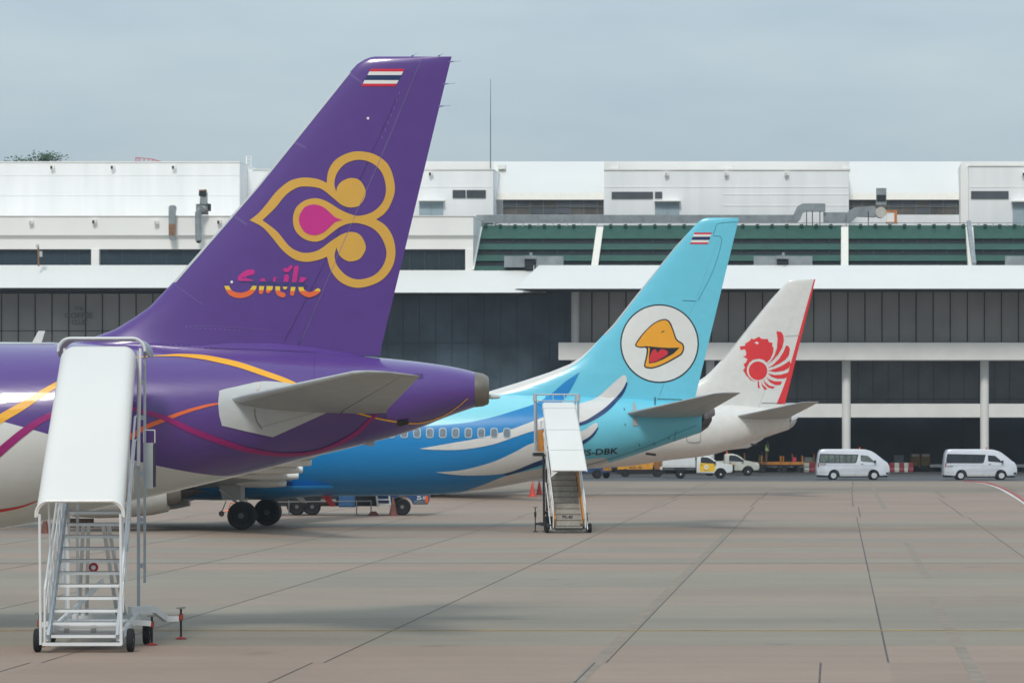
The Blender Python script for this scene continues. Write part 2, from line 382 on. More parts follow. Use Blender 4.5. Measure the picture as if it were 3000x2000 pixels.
# ---- the purple airliner (nearest)
YP = 75.2; XP = (1430-1500)/143.0
pu = empty('airliner', (XP, YP, 0), 'nearest airliner, purple with a gold swirl emblem on its tail, white stairs at its door', 'airliner')
PF = [(-37.57, 3.3, 3.5, .1), (-37.2, 2.9, 4.1, .55), (-36, 2.3, 5.0, 1.25), (-34, 1.95, 5.65, 1.8), (-31.5, 1.8, 5.9, 1.975), (-22, 1.8, 5.9, 1.975), (-13.2, 1.8, 5.9, 1.975),
      (-10, 2.07, 5.89, 1.9), (-7.2, 2.66, 5.86, 1.68), (-4.75, 3.24, 5.77, 1.34), (-3.93, 3.46, 5.72, 1.2), (-1.87, 3.98, 5.54, .8), (-.8, 4.38, 5.40, .54), (-.27, 4.565, 5.28, .39)]
fu = fuselage(PF, pu, M_purple, None)
mb = MB(); rings = []
for x, zb, zt, hw in [(-.27, 4.56, 5.285, .393), (-.1, 4.58, 5.25, .37), (0, 4.62, 5.19, .33), (.02, 4.66, 5.14, .3), (-.1, 4.68, 5.12, .27)]:
    rings.append([(x, hw*math.cos(a_), (zb+zt)/2+(zt-zb)/2*math.sin(a_)) for a_ in [2*math.pi*i/40 for i in range(40)]])
mb.loft(rings); apu = mb.build('exhaust_cone', mat('apu_titanium', (128, 122, 112), .4, metal=.5, var=.12), pu, smooth=True)
mb = MB(); mb.lathe((.0, -.05, 4.78), (1, 0, -.05), [(0, .05), (.1, .05), (.22, .035), (.26, .0)], 12); mb.build('tail_light', M_lgrey, apu, smooth=True)
def lx(px): return (px-1500)/143.0-XP
def lz(py): return H+(YH-py)/143.0
finrow = lambda py, le, te: (lz(py), lx(le), lx(te))
def te_p(py): return 1323+(py-166)*(1112.5-1323)/(1035-166)
PT = [finrow(p, l, te_p(p)) for p, l in [(166, 1098), (168, 1085), (174, 1069), (188, 1046), (212, 1024), (412, 862), (547, 752), (827, 506), (860, 475), (900, 437), (929, 395), (964, 338), (989, 271), (1003, 215), (1012, 165)]]
PT.append((5.2, lx(165), lx(1105)))
PH = [(lz(166), lx(1236)), (lz(463), lx(1114)), (lz(642), lx(1035)), (lz(947), lx(903)), (lz(1035), lx(866)), (5.0, lx(850))]
pfin, prud, pst, pwhole = fin_build(pu, PT, PH, M_purple, .085, 0, 5.62)
mb = MB(); ss = [s for s in pst if lz(829) <= s[0][2] <= lz(212)]; foil(mb, ss, 0, .016, (0, 1, 0), grow=.004, n=6); mb.build('leading_edge', M_lgrey, pfin, smooth=True)
# dorsal fairing flare at the fin root
mb = MB(); rings = []
for x in [-7.4, -7.2, -6.9, -6.6, -6, -5.2, -4.4, -3.6, -3.1, -2.7, -2.45, -2.3, -2.2]:
    k = (x+7.6)/5; hw = .10+.40*math.sin(math.pi*min(1, max(.02, (x+7.6)/5.6)))**.7; zt = interp(sorted([(r[0], r[2]) for r in PF]), x)[0]
    top = .30*math.sin(math.pi*min(1, max(.02, (x+7.6)/5.5))); rings.append([(x, hw*math.cos(t)*(1-.62*math.sin(t)), zt-.16+(top+.1)*math.sin(t)) for t in [math.pi*i/16 for i in range(17)]])
mb.loft(rings, closed=True); fair = mb.build('fin_fairing', M_purple, pu, smooth=True, sharp=60)
# horizontal tail
def pstab(sg):
    st = [((-5.31, sg*1.05, 4.68), (-2.05, sg*.55, 4.42), .09), ((-5.0, sg*1.65, 4.75), (-2.03, sg*1.4, 4.50), .09), ((-2.55, sg*5.95, 5.19), (-1.27, sg*5.95, 5.10), .085), ((-2.3, sg*6.12, 5.21), (-1.25, sg*6.2, 5.12), .06), ((-1.85, sg*6.22, 5.2), (-1.28, sg*6.25, 5.13), .03)]
    mb = MB(); foil(mb, st, 0, .7, (0, 0, 1)); s_ = mb.build('stabiliser', M_grey, pu, smooth=True)
    mb = MB(); foil(mb, st, .71, 1, (0, 0, 1), n=6); mb.build('elevator', M_grey, s_, smooth=True)
    mb = MB(); foil(mb, [st[0], st[1], st[2], st[3]], 0, .035, (0, 0, 1), grow=.003, n=5); mb.build('leading_edge', M_lgrey, s_, smooth=True)
    return s_
stp = pstab(-1); pstab(1)
for sg in (-1, 1):
    wing_build(pu, [((-24.4, 0, 2.2), (-17.2, 0, 2.1), .13), ((-21.4, 5.9, 2.75), (-17.0, 5.9, 2.6), .12), ((-15.5, 16.6, 3.7), (-14.2, 16.6, 3.65), .1)], M_grey, 'wing', sg)
    engine(pu, -21.7, sg*5.75, 1.62, 1.0, M_purple); gear(pu, -19.2, sg*3.8, 2.4, .585)
gear(pu, -31.9, 0, 2.3, .38, .5, .22)
# wicks
for (px, py, qx, qy) in [(1209, 163, 1222, 156), (1287, 163, 1299, 157), (1322, 181, 1350, 179), (1306, 246, 1334, 244), (1292, 311, 1320, 309)]:
    a_ = Vector((lx(px), 0, lz(py))); b_ = Vector((lx(qx), 0, lz(qy))); mb = MB(); mb.cyl(a_-(b_-a_)*.3, a_+(b_-a_)*.3, .018, .008, n=8); mb.cyl(a_, b_, .0035, n=5); mb.build('static_wick', M_line2, prud)

# antenna on the crown
mb = MB(); mb.prism([(lx(92), -.02, 5.86), (lx(120), -.02, 5.86), (lx(132), -.012, lz(969)), (lx(112), -.012, lz(969))], (0, .04, 0)); mb.build('blade_antenna', M_wht, pu)
mb = MB(); mb.prism([(lx(1040), -.01, lz(1296)), (lx(1092), -.01, lz(1280)), (lx(1098), -.01, lz(1304)), (lx(1085), -.01, lz(1307))], (0, .02, 0)); mb.build('blade_antenna', M_lgrey, pu)
# crown panel, light edge seen above the purple
SP = Skin([fu, pwhole, fair, apu], YP)
_z = zpts(SP, pu, catmull([(0, 1232), (140, 1271), (300, 1322), (440, 1359), (574, 1385), (670, 1394), (730, 1386)], 4), [(-40, 4.3), (-14, 4.42), (-4.6, 3.1), (-4.4, 2.0), (1.9, 2.0)])
fu.data.materials[0] = livery('purple_and_white_livery', (88, 54, 138), [((226, 226, 222), _z, False)], coat=1.0, rough=.3)
SP.paint('crown_strip', M_lgrey, fu, [[(-1500, 985), (-1500, 1008), (0, 1008), (160, 1008), (160, 985)]], grid=40)
def stripe(name, m, pts, off): return SP.paint(name, m, fu, [stroke(pts)], grid=16, off=off)
stripe('stripe', M_yel, [(-60, 1268, 26), (0, 1227, 25), (64, 1190, 23), (160, 1130, 16), (250, 1085, 11), (340, 1056, 6), (440, 1044, 2.5), (478, 1042, 4), (527, 1041, 8), (590, 1046, 13), (640, 1055, 15), (700, 1069, 16), (775, 1094, 16), (850, 1121, 14), (950, 1168, 9), (1015, 1198, 6), (1090, 1221, 5), (1158, 1234, 5), (1225, 1239, 4), (1290, 1221, 3.5), (1335, 1195, 3), (1370, 1166, 2)], .009)
stripe('stripe', M_orange, [(340, 1300, 20), (389, 1275, 17), (424, 1252, 13), (478, 1230, 12), (542, 1206, 10), (606, 1188, 8), (640, 1182, 5)], .011)
stripe('stripe', M_mag, [(-60, 1375, 26), (0, 1322, 24), (73, 1262, 22), (140, 1220, 17), (230, 1190, 12), (330, 1184, 11), (424, 1207, 13), (485, 1225, 15), (574, 1265, 17), (670, 1300, 17), (734, 1318, 15), (823, 1330, 11), (912, 1325, 11), (979, 1304, 12), (1046, 1266, 12), (1073, 1239, 11), (1102, 1215, 9)], .013)
stripe('stripe', M_red, [(-40, 1500, 9), (0, 1495, 8), (62, 1483, 5), (116, 1464, 1)], .010)
SP.paint('tail_root_plate', M_lgrey, fu, [catmull([(642, 1150), (647, 1143), (700, 1131), (772, 1117), (850, 1123)], 3)+[(993, 1192), (799, 1279), (720, 1262), (650, 1246), (642, 1215), (639, 1180)]], grid=14, off=.015)
SP.paint('plate_seam', M_metal, fu, [[(748, 1149), (759, 1121), (766, 1122), (756, 1149)]], grid=14, off=.02)
SP.paint('plate_seam', M_metal, fu, [stroke([(746, 1198, 5), (747, 1215, 5), (753, 1235, 5), (766, 1253, 6)])], grid=14, off=.02)
SP.paint('plate_seam', M_grey, fu, [stroke([(770, 1248, 2), (920, 1208, 2)])], grid=14, off=.02)
for i in range(7): SP.paint('vent_slot', M_line, fu, [[(1214+i*3.7, 1094), (1216+i*3.7, 1094), (1218+i*3.7, 1109), (1216+i*3.7, 1109)]], grid=14, off=.01)
SP.paint('drain_plate', M_dmetal, fu, [[(1162, 1232), (1196, 1226), (1198, 1238), (1175, 1246), (1163, 1243)]], grid=14, off=.02)
# panel lines
def pline(sk, par, m, pts, off=.008, grid=12): return sk.paint('panel_line', m, par, [stroke(pts)], grid=grid, off=off)
pline(SP, pfin, M_line, [(1161, 290, 1.3), (1040, 560, 1.3), (965, 740, 1.3), (833, 1000, 1.3)])
pline(SP, fu, M_line, [(923, 1042, 1.3), (920, 1085, 1.3), (921, 1110, 1.3)])
pline(SP, fu, M_line2, [(545, 955, 1), (600, 954, 1), (700, 960, 1), (790, 967, 1)])
pline(SP, fu, M_line, [(600, 1019, 1.2), (760, 1024, 1.2), (930, 1032, 1.2)])
pline(SP, prud, M_line2, [(1237, 170, 1.6), (1116, 463, 1.6), (1036, 642, 1.6), (905, 947, 1.6), (884, 994, 1.6)], off=.012)
for (x0, y0, x1, y1, n_) in [(1026, 215, 1060, 240, 9), (864, 415, 895, 430, 8), (682, 628, 722, 655, 10), (508, 830, 590, 890, 14), (545, 958, 700, 968, 12), (500, 1008, 610, 1020, 8), (1140, 500, 1095, 480, 4), (1170, 270, 1120, 400, 7)]:
    tm = ([], [])
    for i in range(n_):
        t = i/(n_-1); x = x0+(x1-x0)*t; y = y0+(y1-y0)*t
        for k in ((0, 0), (0, 5)) if n_ < 12 else ((0, 0),):
            c0 = len(tm[0]); r_ = .9; tm[0].extend([(x-r_, y+k[1]-r_), (x+r_, y+k[1]-r_), (x+r_, y+k[1]+r_), (x-r_, y+k[1]+r_)]); tm[1].append((c0, c0+1, c0+2, c0+3))
    SP.paint('rivet_row', mat('rivet_pale', (168, 152, 200), .5), pfin if y0 < 900 else fu, mesh=tm, grid=50, off=.01)
for c_ in [(1078, 347), (679, 826)]: SP.paint('access_dot', M_fw, pfin, [circle(c_[0], c_[1], 4, 14)], off=.012)
def flag(sk, par, TL, TR, BR, BL):
    for f0, f1, m in [(0, .16, M_flagr), (.16, .36, M_fw), (.36, .65, M_flagb), (.65, .85, M_fw), (.85, 1, M_flagr)]:
        q = lambda A, B, f: (A[0]+(B[0]-A[0])*f, A[1]+(B[1]-A[1])*f)
        sk.paint('flag_stripe', m, par, [[q(TL, BL, f0), q(TR, BR, f0), q(TR, BR, f1), q(TL, BL, f1)]], off=.01, grid=30)
flag(SP, pfin, *crop(600, 120, 2.94, [(1430, 242), (1722, 242), (1642, 392), (1348, 392)]))
K = lambda *p: crop(600, 400, 2.851, p)
O_ = corners(K((375, 700), (450, 640), (520, 560), (600, 460), (700, 378), (780, 350), (860, 344), (950, 358), (1018, 388)),
             K((1018, 388), (1032, 290), (1085, 203), (1180, 145), (1290, 125), (1430, 155), (1540, 250), (1588, 430), (1550, 570), (1495, 648), (1430, 692)),
             K((1430, 692), (1510, 745), (1570, 840), (1592, 970), (1560, 1100), (1460, 1210), (1290, 1263), (1150, 1225), (1060, 1130), (1020, 1003)),
             K((1020, 1003), (950, 1030), (850, 1046), (750, 1025), (650, 950), (560, 840), (480, 755), (375, 700)))
H_ = corners(K((1098, 463), (1082, 390), (1108, 300), (1180, 225), (1290, 195), (1400, 225), (1480, 305), (1513, 430), (1490, 540), (1410, 625), (1298, 662), (1220, 650), (1130, 610), (1050, 560), (985, 528), (915, 516), (830, 538), (760, 600), (736, 697), (760, 790), (830, 855), (915, 878), (985, 862), (1060, 805), (1130, 755), (1200, 728), (1280, 724), (1390, 760), (1470, 835), (1517, 960), (1490, 1075), (1410, 1160), (1290, 1193), (1190, 1165), (1110, 1085), (1084, 1000), (1100, 927)),
             K((1100, 927), (1125, 990), (1170, 1030), (1225, 1043), (1300, 1015), (1345, 925), (1300, 825), (1225, 797), (1150, 815), (1060, 870), (950, 948), (850, 972), (770, 955), (700, 910), (600, 790), (482, 700)),
             K((482, 700), (590, 595), (650, 520), (700, 470), (780, 425), (860, 418), (950, 430), (1000, 455), (1080, 520), (1150, 575), (1225, 593), (1300, 568), (1345, 470), (1300, 372), (1225, 347), (1150, 372), (1110, 415), (1098, 463)))
em = SP.paint('emblem', M_gold, pfin, [O_, H_], off=.012, grid=14)
SP.paint('emblem_drop', M_pink, em, [corners(K((1150, 697), (1090, 675), (1050, 640), (990, 590), (915, 568), (840, 588), (795, 650), (787, 697), (800, 750), (845, 805), (915, 825), (985, 805), (1040, 760), (1090, 715), (1150, 697)))], off=.018, grid=14)
em['label'] = 'gold looping swirl emblem with a pink drop'
# lettering under the emblem
SM = [[(815, 218, 95), (745, 228, 100), (680, 262, 98), (610, 330, 90), (700, 350, 62), (780, 372, 60), (850, 415, 70), (845, 490, 80), (770, 575, 88), (610, 620, 92), (450, 575, 88), (375, 455, 72)],
      [(1000, 365, 90), (985, 430, 90), (968, 560, 74)], [(1000, 372, 78), (1095, 335, 92), (1100, 420, 96), (1118, 480, 110), (1090, 545, 76)],
      [(1195, 410, 50), (1225, 325, 85), (1262, 285, 92), (1264, 400, 90), (1256, 500, 80), (1275, 580, 82), (1348, 612, 88)],
      [(1408, 295, 84), (1395, 400, 84), (1382, 480, 74)], [(1382, 178, 68), (1430, 185, 66), (1488, 122, 56)], [(1578, 148, 84), (1545, 350, 82), (1505, 590, 74)],
      [(1662, 400, 84), (1708, 300, 104), (1785, 270, 118), (1812, 325, 104), (1770, 385, 104), (1700, 440, 80)], [(1650, 455, 84), (1680, 550, 88), (1785, 605, 90), (1880, 585, 84), (1950, 537, 84)]]
zone = [(M_pink, [(372, -1)]), (M_ind, [(372, 1), (456, -1)]), (M_lemon, [(456, 1), (524, -1)]), (M_orange, [(524, 1)])]
let = None
for k, s_ in enumerate(SM):
    poly = crop(600, 760, 5.88, stroke(s_))
    for m, cl in zone:
        o = SP.paint('lettering', m, pfin, [poly], off=.012+.0015*k, grid=14, clip=[(760+y/5.88+(s_[0][0]-900)/5.88*.025, n_) for y, n_ in cl])

# ---- the two blue-and-white / white airliners behind share one airframe
def B737(Yc, px_tail, s, name, label, mbody, mfin, mtail, mstab=None, long=0):
    root = empty(name, ((px_tail-1500)/s, Yc, 0), label, 'airliner'); X0 = (px_tail-1500)/s
    tab = [(-39.4, 2.9, 3.1, .1), (-39, 2.5, 3.6, .5), (-37.8, 1.95, 4.3, 1.1), (-36, 1.5, 5.0, 1.6), (-33.5, 1.3, 5.35, 1.86), (-24, 1.28, 5.41, 1.88), (-13.6, 1.28, 5.41, 1.88),
           (-10.1, 1.42, 5.41, 1.83), (-6.94, 1.95, 5.38, 1.62), (-5.1, 2.34, 5.33, 1.4), (-3.3, 2.87, 5.24, 1.08), (-1.48, 3.49, 5.04, .72), (-.43, 3.84, 4.88, .48)]
    if long: tab = [r for r in tab if r[0] < -25 or r[0] > -5.5]+[(-24, 1.45, 5.41, 1.88), (-13.6, 1.52, 5.41, 1.88), (-11.9, 1.6, 5.41, 1.86), (-10.3, 1.68, 5.41, 1.83), (-8.9, 1.83, 5.4, 1.75), (-7.5, 2.05, 5.38, 1.66)]
    fu = fuselage(tab, root, mbody, None)
    mb = MB(); rings = []
    for x, zb, zt, hw in [(-.43, 3.85, 4.87, .475), (-.15, 4.05, 4.84, .4), (0, 4.3, 4.8, .3), (-.1, 4.36, 4.74, .24)]:
        rings.append([(x+(.12 if math.sin(q) > 0 else 0), hw*math.cos(q), (zb+zt)/2+(zt-zb)/2*math.sin(q)) for q in [2*math.pi*i/32 for i in range(32)]])
    mb.loft(rings); apu = mb.build('exhaust_cone', mtail, root, smooth=True)
    x_ = lambda px: (px-2085)/72.3; z_ = lambda py: H+(YH-py)/72.3
    te = lambda py: 2165+(py-639)*(2036-2165)/(1167-639)
    T = [(z_(p), x_(l), x_(te(p))) for p, l in [(638, 2074), (640, 2062), (645, 2052), (656, 2040), (723, 1978), (828, 1893), (950, 1797), (1010, 1740), (1024, 1727), (1046, 1702), (1065, 1672), (1090, 1610), (1118, 1525), (1146, 1434), (1160, 1390)]]
    T.append((4.9, x_(1390), x_(2030)))
    Hh = [(z_(638), x_(2125)), (z_(680), x_(2114)), (z_(1167), x_(1929)), (4.5, x_(1920))]
    fn, rd, st, whole = fin_build(root, T, Hh, mfin, .09, 0, 4.95)
    mb = MB(); foil(mb, [q for q in st if z_(1000) <= q[0][2] <= z_(658)], 0, .02, (0, 1, 0), grow=.004, n=6); mb.build('leading_edge', M_lgrey, fn, smooth=True)
    if long:
        mb = MB(); foil(mb, [q for q in st if q[0][2] >= 5.0], .945, 1.0, (0, 1, 0), grow=.006, n=4); mb.build('rudder_edge', M_red, rd, smooth=True)
    for sg in (-1, 1):
        ss = [((-3.62, sg*.7, 4.58), (-.45, sg*.45, 4.5), .09), ((-3.2, sg*1.4, 4.67), (-.35, sg*1.1, 4.6), .09), ((-.3, sg*6.95, 5.36), (.68, sg*6.95, 5.36), .08), ((.1, sg*7.15, 5.4), (.72, sg*7.17, 5.4), .05)]
        mb = MB(); foil(mb, ss, 0, .7, (0, 0, 1)); sb = mb.build('stabiliser', mstab or M_grey, root, smooth=True)
        mb = MB(); foil(mb, ss, .71, 1, (0, 0, 1), n=6); mb.build('elevator', mstab or M_grey, sb, smooth=True)
        wst = [((-24.6, 0, 1.95), (-16.9, 0, 1.75), .13), ((-21.4, 5.6, 2.4), (-17.0, 5.6, 2.3), .12), ((-15.6, 16.6, 3.55), (-14.1, 16.6, 3.52), .1), ((-15.2, 17.1, 3.7), (-13.9, 17.1, 3.68), .09), ((-14.5, 17.4, 4.4), (-13.5, 17.4, 4.4), .08), ((-13.2, 17.9, 6.1), (-12.7, 17.9, 6.1), .07)]
        wing_build(root, wst, M_lgrey, 'wing', sg)
        for (xe, ye, ze, ln) in [(-15.62, 10.9, 2.75, 2.6), (-16.1, 8.2, 2.44, 2.8), (-16.4, 5.8, 2.17, 2.8), (-17.05, 3.0, 1.83, 2.0)]:
            mb = MB(); mb.lathe((xe, sg*ye, ze), (-1, 0, .02), [(0, .1), (.05, .13), (.8, .19), (1.6, .2), (ln, .1)], 14); mb.build('flap_fairing', M_wht, root, smooth=True)
        engine(root, -21.56, sg*4.83, 1.56, 1.0, mat('nacelle_white', (206, 206, 202), .3, var=.04, coat=.3)); gear(root, -18.5-1.6*long+.32*sg, sg*2.86, 1.7, .56)
    mb = MB(); rings = []
    for x in [-26.5, -25, -23, -20, -17.5, -15.5, -14]:
        k = max(.05, 1-abs((x+20.2)/6.6)**3); rings.append([(x, 1.95*k*math.cos(q), 1.72-(.62*k)*math.sin(q)) for q in [math.pi*i/20 for i in range(21)]])
    mb.loft(rings, closed=True); mb.build('belly_fairing', mbody if name != 'airliner_x' else mbody, root, smooth=True, sharp=60)
    gear(root, -34.6, 0, 1.7, .34, .4, .2)
    for xx, mm, zz in ((-17.0, M_wht, 1.0), (-15.85, M_red, .85)):   # belly antennas
        mb = MB(); mb.prism([(xx, -.02, 1.32), (xx+.35, -.02, 1.32), (xx+.62, -.02, zz), (xx+.4, -.02, zz)], (0, .04, 0)); mb.build('blade_antenna', mm, root)
    if long:
        mb = MB(); mb.loft([[(x, q*wd, zt-.02) for q in (-1, 1)]+[(x, q*wd*.6, zb) for q in (1, -1)] for x, wd, zt, zb in ((-3.9, .1, 2.7, 2.66), (-3.4, .22, 2.9, 2.72), (-2.8, .24, 3.1, 2.78), (-2.45, .18, 3.2, 2.98), (-1.9, .08, 3.4, 3.3))]); mb.build('tail_bumper', M_wht, root, smooth=True)
    for sg in (-1, 1): mb = MB(); mb.hexa([(-19.3+.32*sg-1.6*long, sg*2.5, 1.15), (-18.55+.32*sg-1.6*long, sg*2.5, 1.2), (-18.45+.32*sg-1.6*long, sg*2.35, 1.95), (-19.5+.32*sg-1.6*long, sg*2.35, 1.95)], [(-19.3+.32*sg-1.6*long, sg*2.54, 1.15), (-18.55+.32*sg-1.6*long, sg*2.54, 1.2), (-18.45+.32*sg-1.6*long, sg*2.39, 1.95), (-19.5+.32*sg-1.6*long, sg*2.39, 1.95)]); mb.build('gear_door', M_lgrey, root)
    mb = MB(); mb.cyl((-2.7, -.9, 3.0), (-2.3, -.8, 2.95), .05, n=8); mb.build('tail_skid', M_dmetal, root)
    return root, fu, fn, rd, whole, x_, z_
M_teb = mat('nok_apu', (92, 84, 84), .5, var=.25)
nk, nfu, nfin, nrud, napu, nx, nz = B737(148.7, 2085, 72.3, 'airliner', 'cyan and blue airliner with white feather strokes and an orange beak emblem', M_lcyan, M_cyan, M_teb)
SN = Skin([nfu, napu], 148.7)
C5 = lambda *p: crop(1100, 950, 2.352, p)
A_ = zpts(SN, nk, catmull([(1240, 1248), (1355, 1239), (1440, 1222), (1504, 1203), (1568, 1182), (1604, 1162)], 4), [(-41, 3.9), (-14, 3.95), (-6.6, 5.6), (-5.4, 13), (1.9, 13)])
B_ = zpts(SN, nk, catmull([(1650, 1172), (1640, 1215), (1625, 1270), (1590, 1320), (1563, 1352), (1483, 1392), (1440, 1411), (1398, 1427), (1360, 1440)], 4), [(-41, -.9), (-10.9, -.5), (-5.95, 5.4), (-5.85, 13), (1.9, 13)])
C_ = zpts(SN, nk, catmull([(1347, 1443), (1420, 1418), (1474, 1396), (1540, 1380), (1600, 1367), (1660, 1352), (1720, 1345), (1780, 1339)], 4), [(-41, -.9), (-11.2, -.4), (-10.6, 1.35), (-4.1, 2.5), (-3.9, -.9), (1.9, -.9)])
nliv = livery('cyan_blue_livery', (142, 222, 236), [((0, 133, 200), A_, False), ((112, 208, 232), B_, False), ((224, 222, 218), C_, False)])
nfu.data.materials[0] = nliv
for c_ in nk.children:
    if c_.name.startswith('belly_fairing'): c_.data.materials[0] = nliv
D_ = [((p[0]-2085)/72.3, H+(YH-p[1])/72.3) for p in [(1390, 1162), (1434, 1160), (1478, 1155), (1525, 1144), (1568, 1126), (1610, 1106), (1650, 1088), (1691, 1062), (1712, 1044), (1738, 1016), (1763, 985), (1775, 940)]]
nfin.data.materials[0] = livery('cyan_fin_livery', (112, 208, 232), [((224, 222, 218), D_+[(-41, 5.2), (-4.2, 13), (1.9, 13)], True)])
SN.paint('feather_tip', M_blue, nfin, [catmull([(1568, 1183), (1610, 1158), (1653, 1120), (1698, 1090)], 6)+catmull([(1698, 1090), (1680, 1126), (1662, 1156), (1640, 1180), (1600, 1190)], 6)], grid=8, off=.014)
pass
f1u = [(1228, 1314), (1313, 1299), (1398, 1284), (1483, 1262), (1568, 1231), (1640, 1203), (1704, 1181), (1746, 1166), (1789, 1129), (1820, 1102), (1831, 1099), (1836, 1106)]
f1l = [(1836, 1106), (1834, 1120), (1818, 1148), (1780, 1188), (1738, 1218), (1702, 1236), (1640, 1247), (1563, 1262), (1504, 1281), (1440, 1302), (1355, 1316), (1280, 1317), (1228, 1314)]
SN.paint('feather_shadow', M_navy, nfu, [catmull([(1834, 1118), (1818, 1146), (1780, 1186), (1738, 1216), (1702, 1234), (1650, 1244), (1600, 1250)], 5)+catmull([(1600, 1256), (1650, 1254), (1702, 1246), (1740, 1230), (1784, 1201), (1825, 1155), (1839, 1122)], 5)], grid=12, off=.014)
SN.paint('feather', M_pw, nfu, [catmull(f1u, 5)[:-1]+catmull(f1l, 5)[:-1]], grid=12, off=.017)
f3u = [(1276, 1382), (1355, 1375), (1440, 1353), (1504, 1325), (1555, 1299), (1620, 1283), (1704, 1262), (1730, 1246), (1746, 1238), (1751, 1243)]
f3l = [(1751, 1243), (1748, 1254), (1730, 1275), (1706, 1290), (1640, 1325), (1563, 1354), (1483, 1384), (1398, 1391), (1330, 1389), (1276, 1382)]
SN.paint('feather_shadow', M_navy, nfu, [catmull([(1748, 1250), (1728, 1274), (1704, 1290), (1640, 1325), (1563, 1354), (1476, 1386)], 5)+catmull([(1484, 1392), (1570, 1366), (1645, 1338), (1712, 1298), (1740, 1275), (1753, 1253)], 5)], grid=12, off=.020)
SN.paint('feather', M_pw, nfu, [catmull(f3u, 5)[:-1]+catmull(f3l, 5)[:-1]], grid=12, off=.023)
for i in range(36):
    px = 1485-37.6*i; rr = lambda a_, b_: [(px+a_*math.copysign(abs(math.cos(q))**.55, math.cos(q)), 1268+b_*math.copysign(abs(math.sin(q))**.55, math.sin(q))) for q in [2*math.pi*k/20 for k in range(20)]]
    wf = SN.paint('window', M_wfr, nfu, [rr(11.5, 15)], grid=12, off=.027); SN.paint('pane', M_win, wf, [rr(8.6, 12)], grid=12, off=.031)
em = SN.paint('emblem', M_ink, nfin, [circle(1750+408/2.24, 600+910/2.24, 258/2.24)], grid=12, off=.010)
em['label'] = 'round white emblem with an open orange bird beak'
C6 = lambda *p: crop(1750, 600, 2.24, p)
SN.paint('emblem_disc', M_fw, em, [circle(1750+408/2.24, 600+910/2.24, 249/2.24)], grid=12, off=.014)
bk = C6((248, 925), (262, 890), (308, 832), (370, 775), (435, 748), (475, 765), (500, 820), (522, 880), (560, 908), (570, 938), (560, 972), (540, 992), (440, 1047), (370, 1072), (328, 1072), (306, 1056), (320, 985), (320, 940), (285, 938))
cx_ = sum(p[0] for p in bk)/len(bk); cy_ = sum(p[1] for p in bk)/len(bk)
SN.paint('beak_outline', M_ink, em, [catmull(bk, 4, True)], grid=12, off=.018)
bo = C6((256, 922), (270, 893), (313, 837), (372, 782), (435, 756), (468, 772), (492, 823), (515, 886), (553, 914), (561, 938), (552, 967), (534, 984), (437, 1038), (368, 1063), (333, 1063), (315, 1052), (330, 985), (330, 930), (290, 930))
SN.paint('beak', M_beak, em, [catmull(bo, 4, True)], grid=12, off=.022)
SN.paint('mouth', M_ink, em, [C6((322, 926), (400, 934), (470, 938), (540, 936), (500, 975), (430, 1014), (380, 1034), (338, 1040), (338, 1000), (344, 940))], grid=12, off=.026)
SN.paint('tongue', M_tong, em, [catmull(C6((345, 1030), (342, 1005), (360, 958), (382, 948), (395, 968), (420, 946), (458, 958), (458, 982), (420, 1006), (380, 1028)), 4, True)], grid=12, off=.030)
SN.paint('nostril', M_ink, em, [C6((416, 838), (436, 824), (441, 828), (424, 840))], grid=12, off=.026)
flag(SN, nfin, *C6((637, 182), (752, 182), (725, 258), (608, 258)))
SN.text('registration', 'HS-DBK', M_ink, nfu, 1693, 1335, (117, -7), (2, -18), off=.02)
pline(SN, nrud, M_teal, [(2096, 672, 1.4), (2090, 690, 1.4), (2114, 702, 1.4), (2090, 790, 1.4), (2045, 880, 1.4)])
pline(SN, nrud, M_teal, [(2096, 672, 1.4), (2105, 655, 1.4), (2160, 650, 1.4)])
pline(SN, nfin, M_teal, [(2000, 880, 2), (2040, 882, 2)], .009)
pline(SN, nfu, M_ink, [(1926, 1168, 1.5), (1998, 1170, 1.5)], .02)
pline(SN, nfu, M_teal, [(1919, 1165, 5), (1919, 1184, 5)], .02)
pline(SN, nfu, M_teal, [(1690, 1368, 1.2), (1780, 1345, 1.2), (1900, 1305, 1.2), (1978, 1270, 1.2), (2040, 1245, 1.2)], .02)
pline(SN, nfu, M_teal, [(1978, 1262, 1.2), (1976, 1295, 1.2)], .02)
for q in [(1858, 1192, 8, 12), (1860, 1235, 13, 12)]:
    SN.paint('trim_plate', M_seam, nfu, [[(q[0]-q[2]/2, q[1]-q[3]), (q[0]+q[2]/2-2, q[1]-q[3]), (q[0]+q[2]/2+2, q[1]+q[3]), (q[0]-q[2]/2, q[1]+q[3])]], off=.03)
for x, y in [(1872, 1302), (1916, 1298), (1958, 1282), (1828, 1198), (1830, 1243)]: pline(SN, nfu, M_ink, [(x, y-2, 2), (x+2, y+3, 2)], .024)

ln_, lfu, lfin, lrud, lapu, _, _ = B737(212.5, 2333, 50.6, 'airliner', 'furthest airliner, white with a red winged lion head emblem on its tail', M_wht, M_wht, M_lgrey, long=1.5)
SL = Skin([lfu, lapu], 212.5)
C7 = lambda *p: crop(2100, 900, 5.226, p)
em = SL.paint('emblem', M_red, lfin, [C7((352, 595), (430, 590), (440, 550), (480, 530), (510, 505), (530, 475), (560, 490), (600, 475), (620, 460), (655, 452), (680, 480), (735, 485), (780, 482), (795, 530), (855, 545), (845, 590), (870, 620), (860, 700), (820, 790), (760, 845), (720, 805), (650, 785), (560, 800), (500, 845), (462, 920), (460, 1000), (490, 1060), (540, 1110), (610, 1138), (520, 1115), (450, 1040), (402, 960), (432, 925), (410, 870), (445, 845), (470, 790), (400, 752), (445, 740), (450, 690), (430, 640), (390, 650), (362, 655))], grid=12, off=.012)
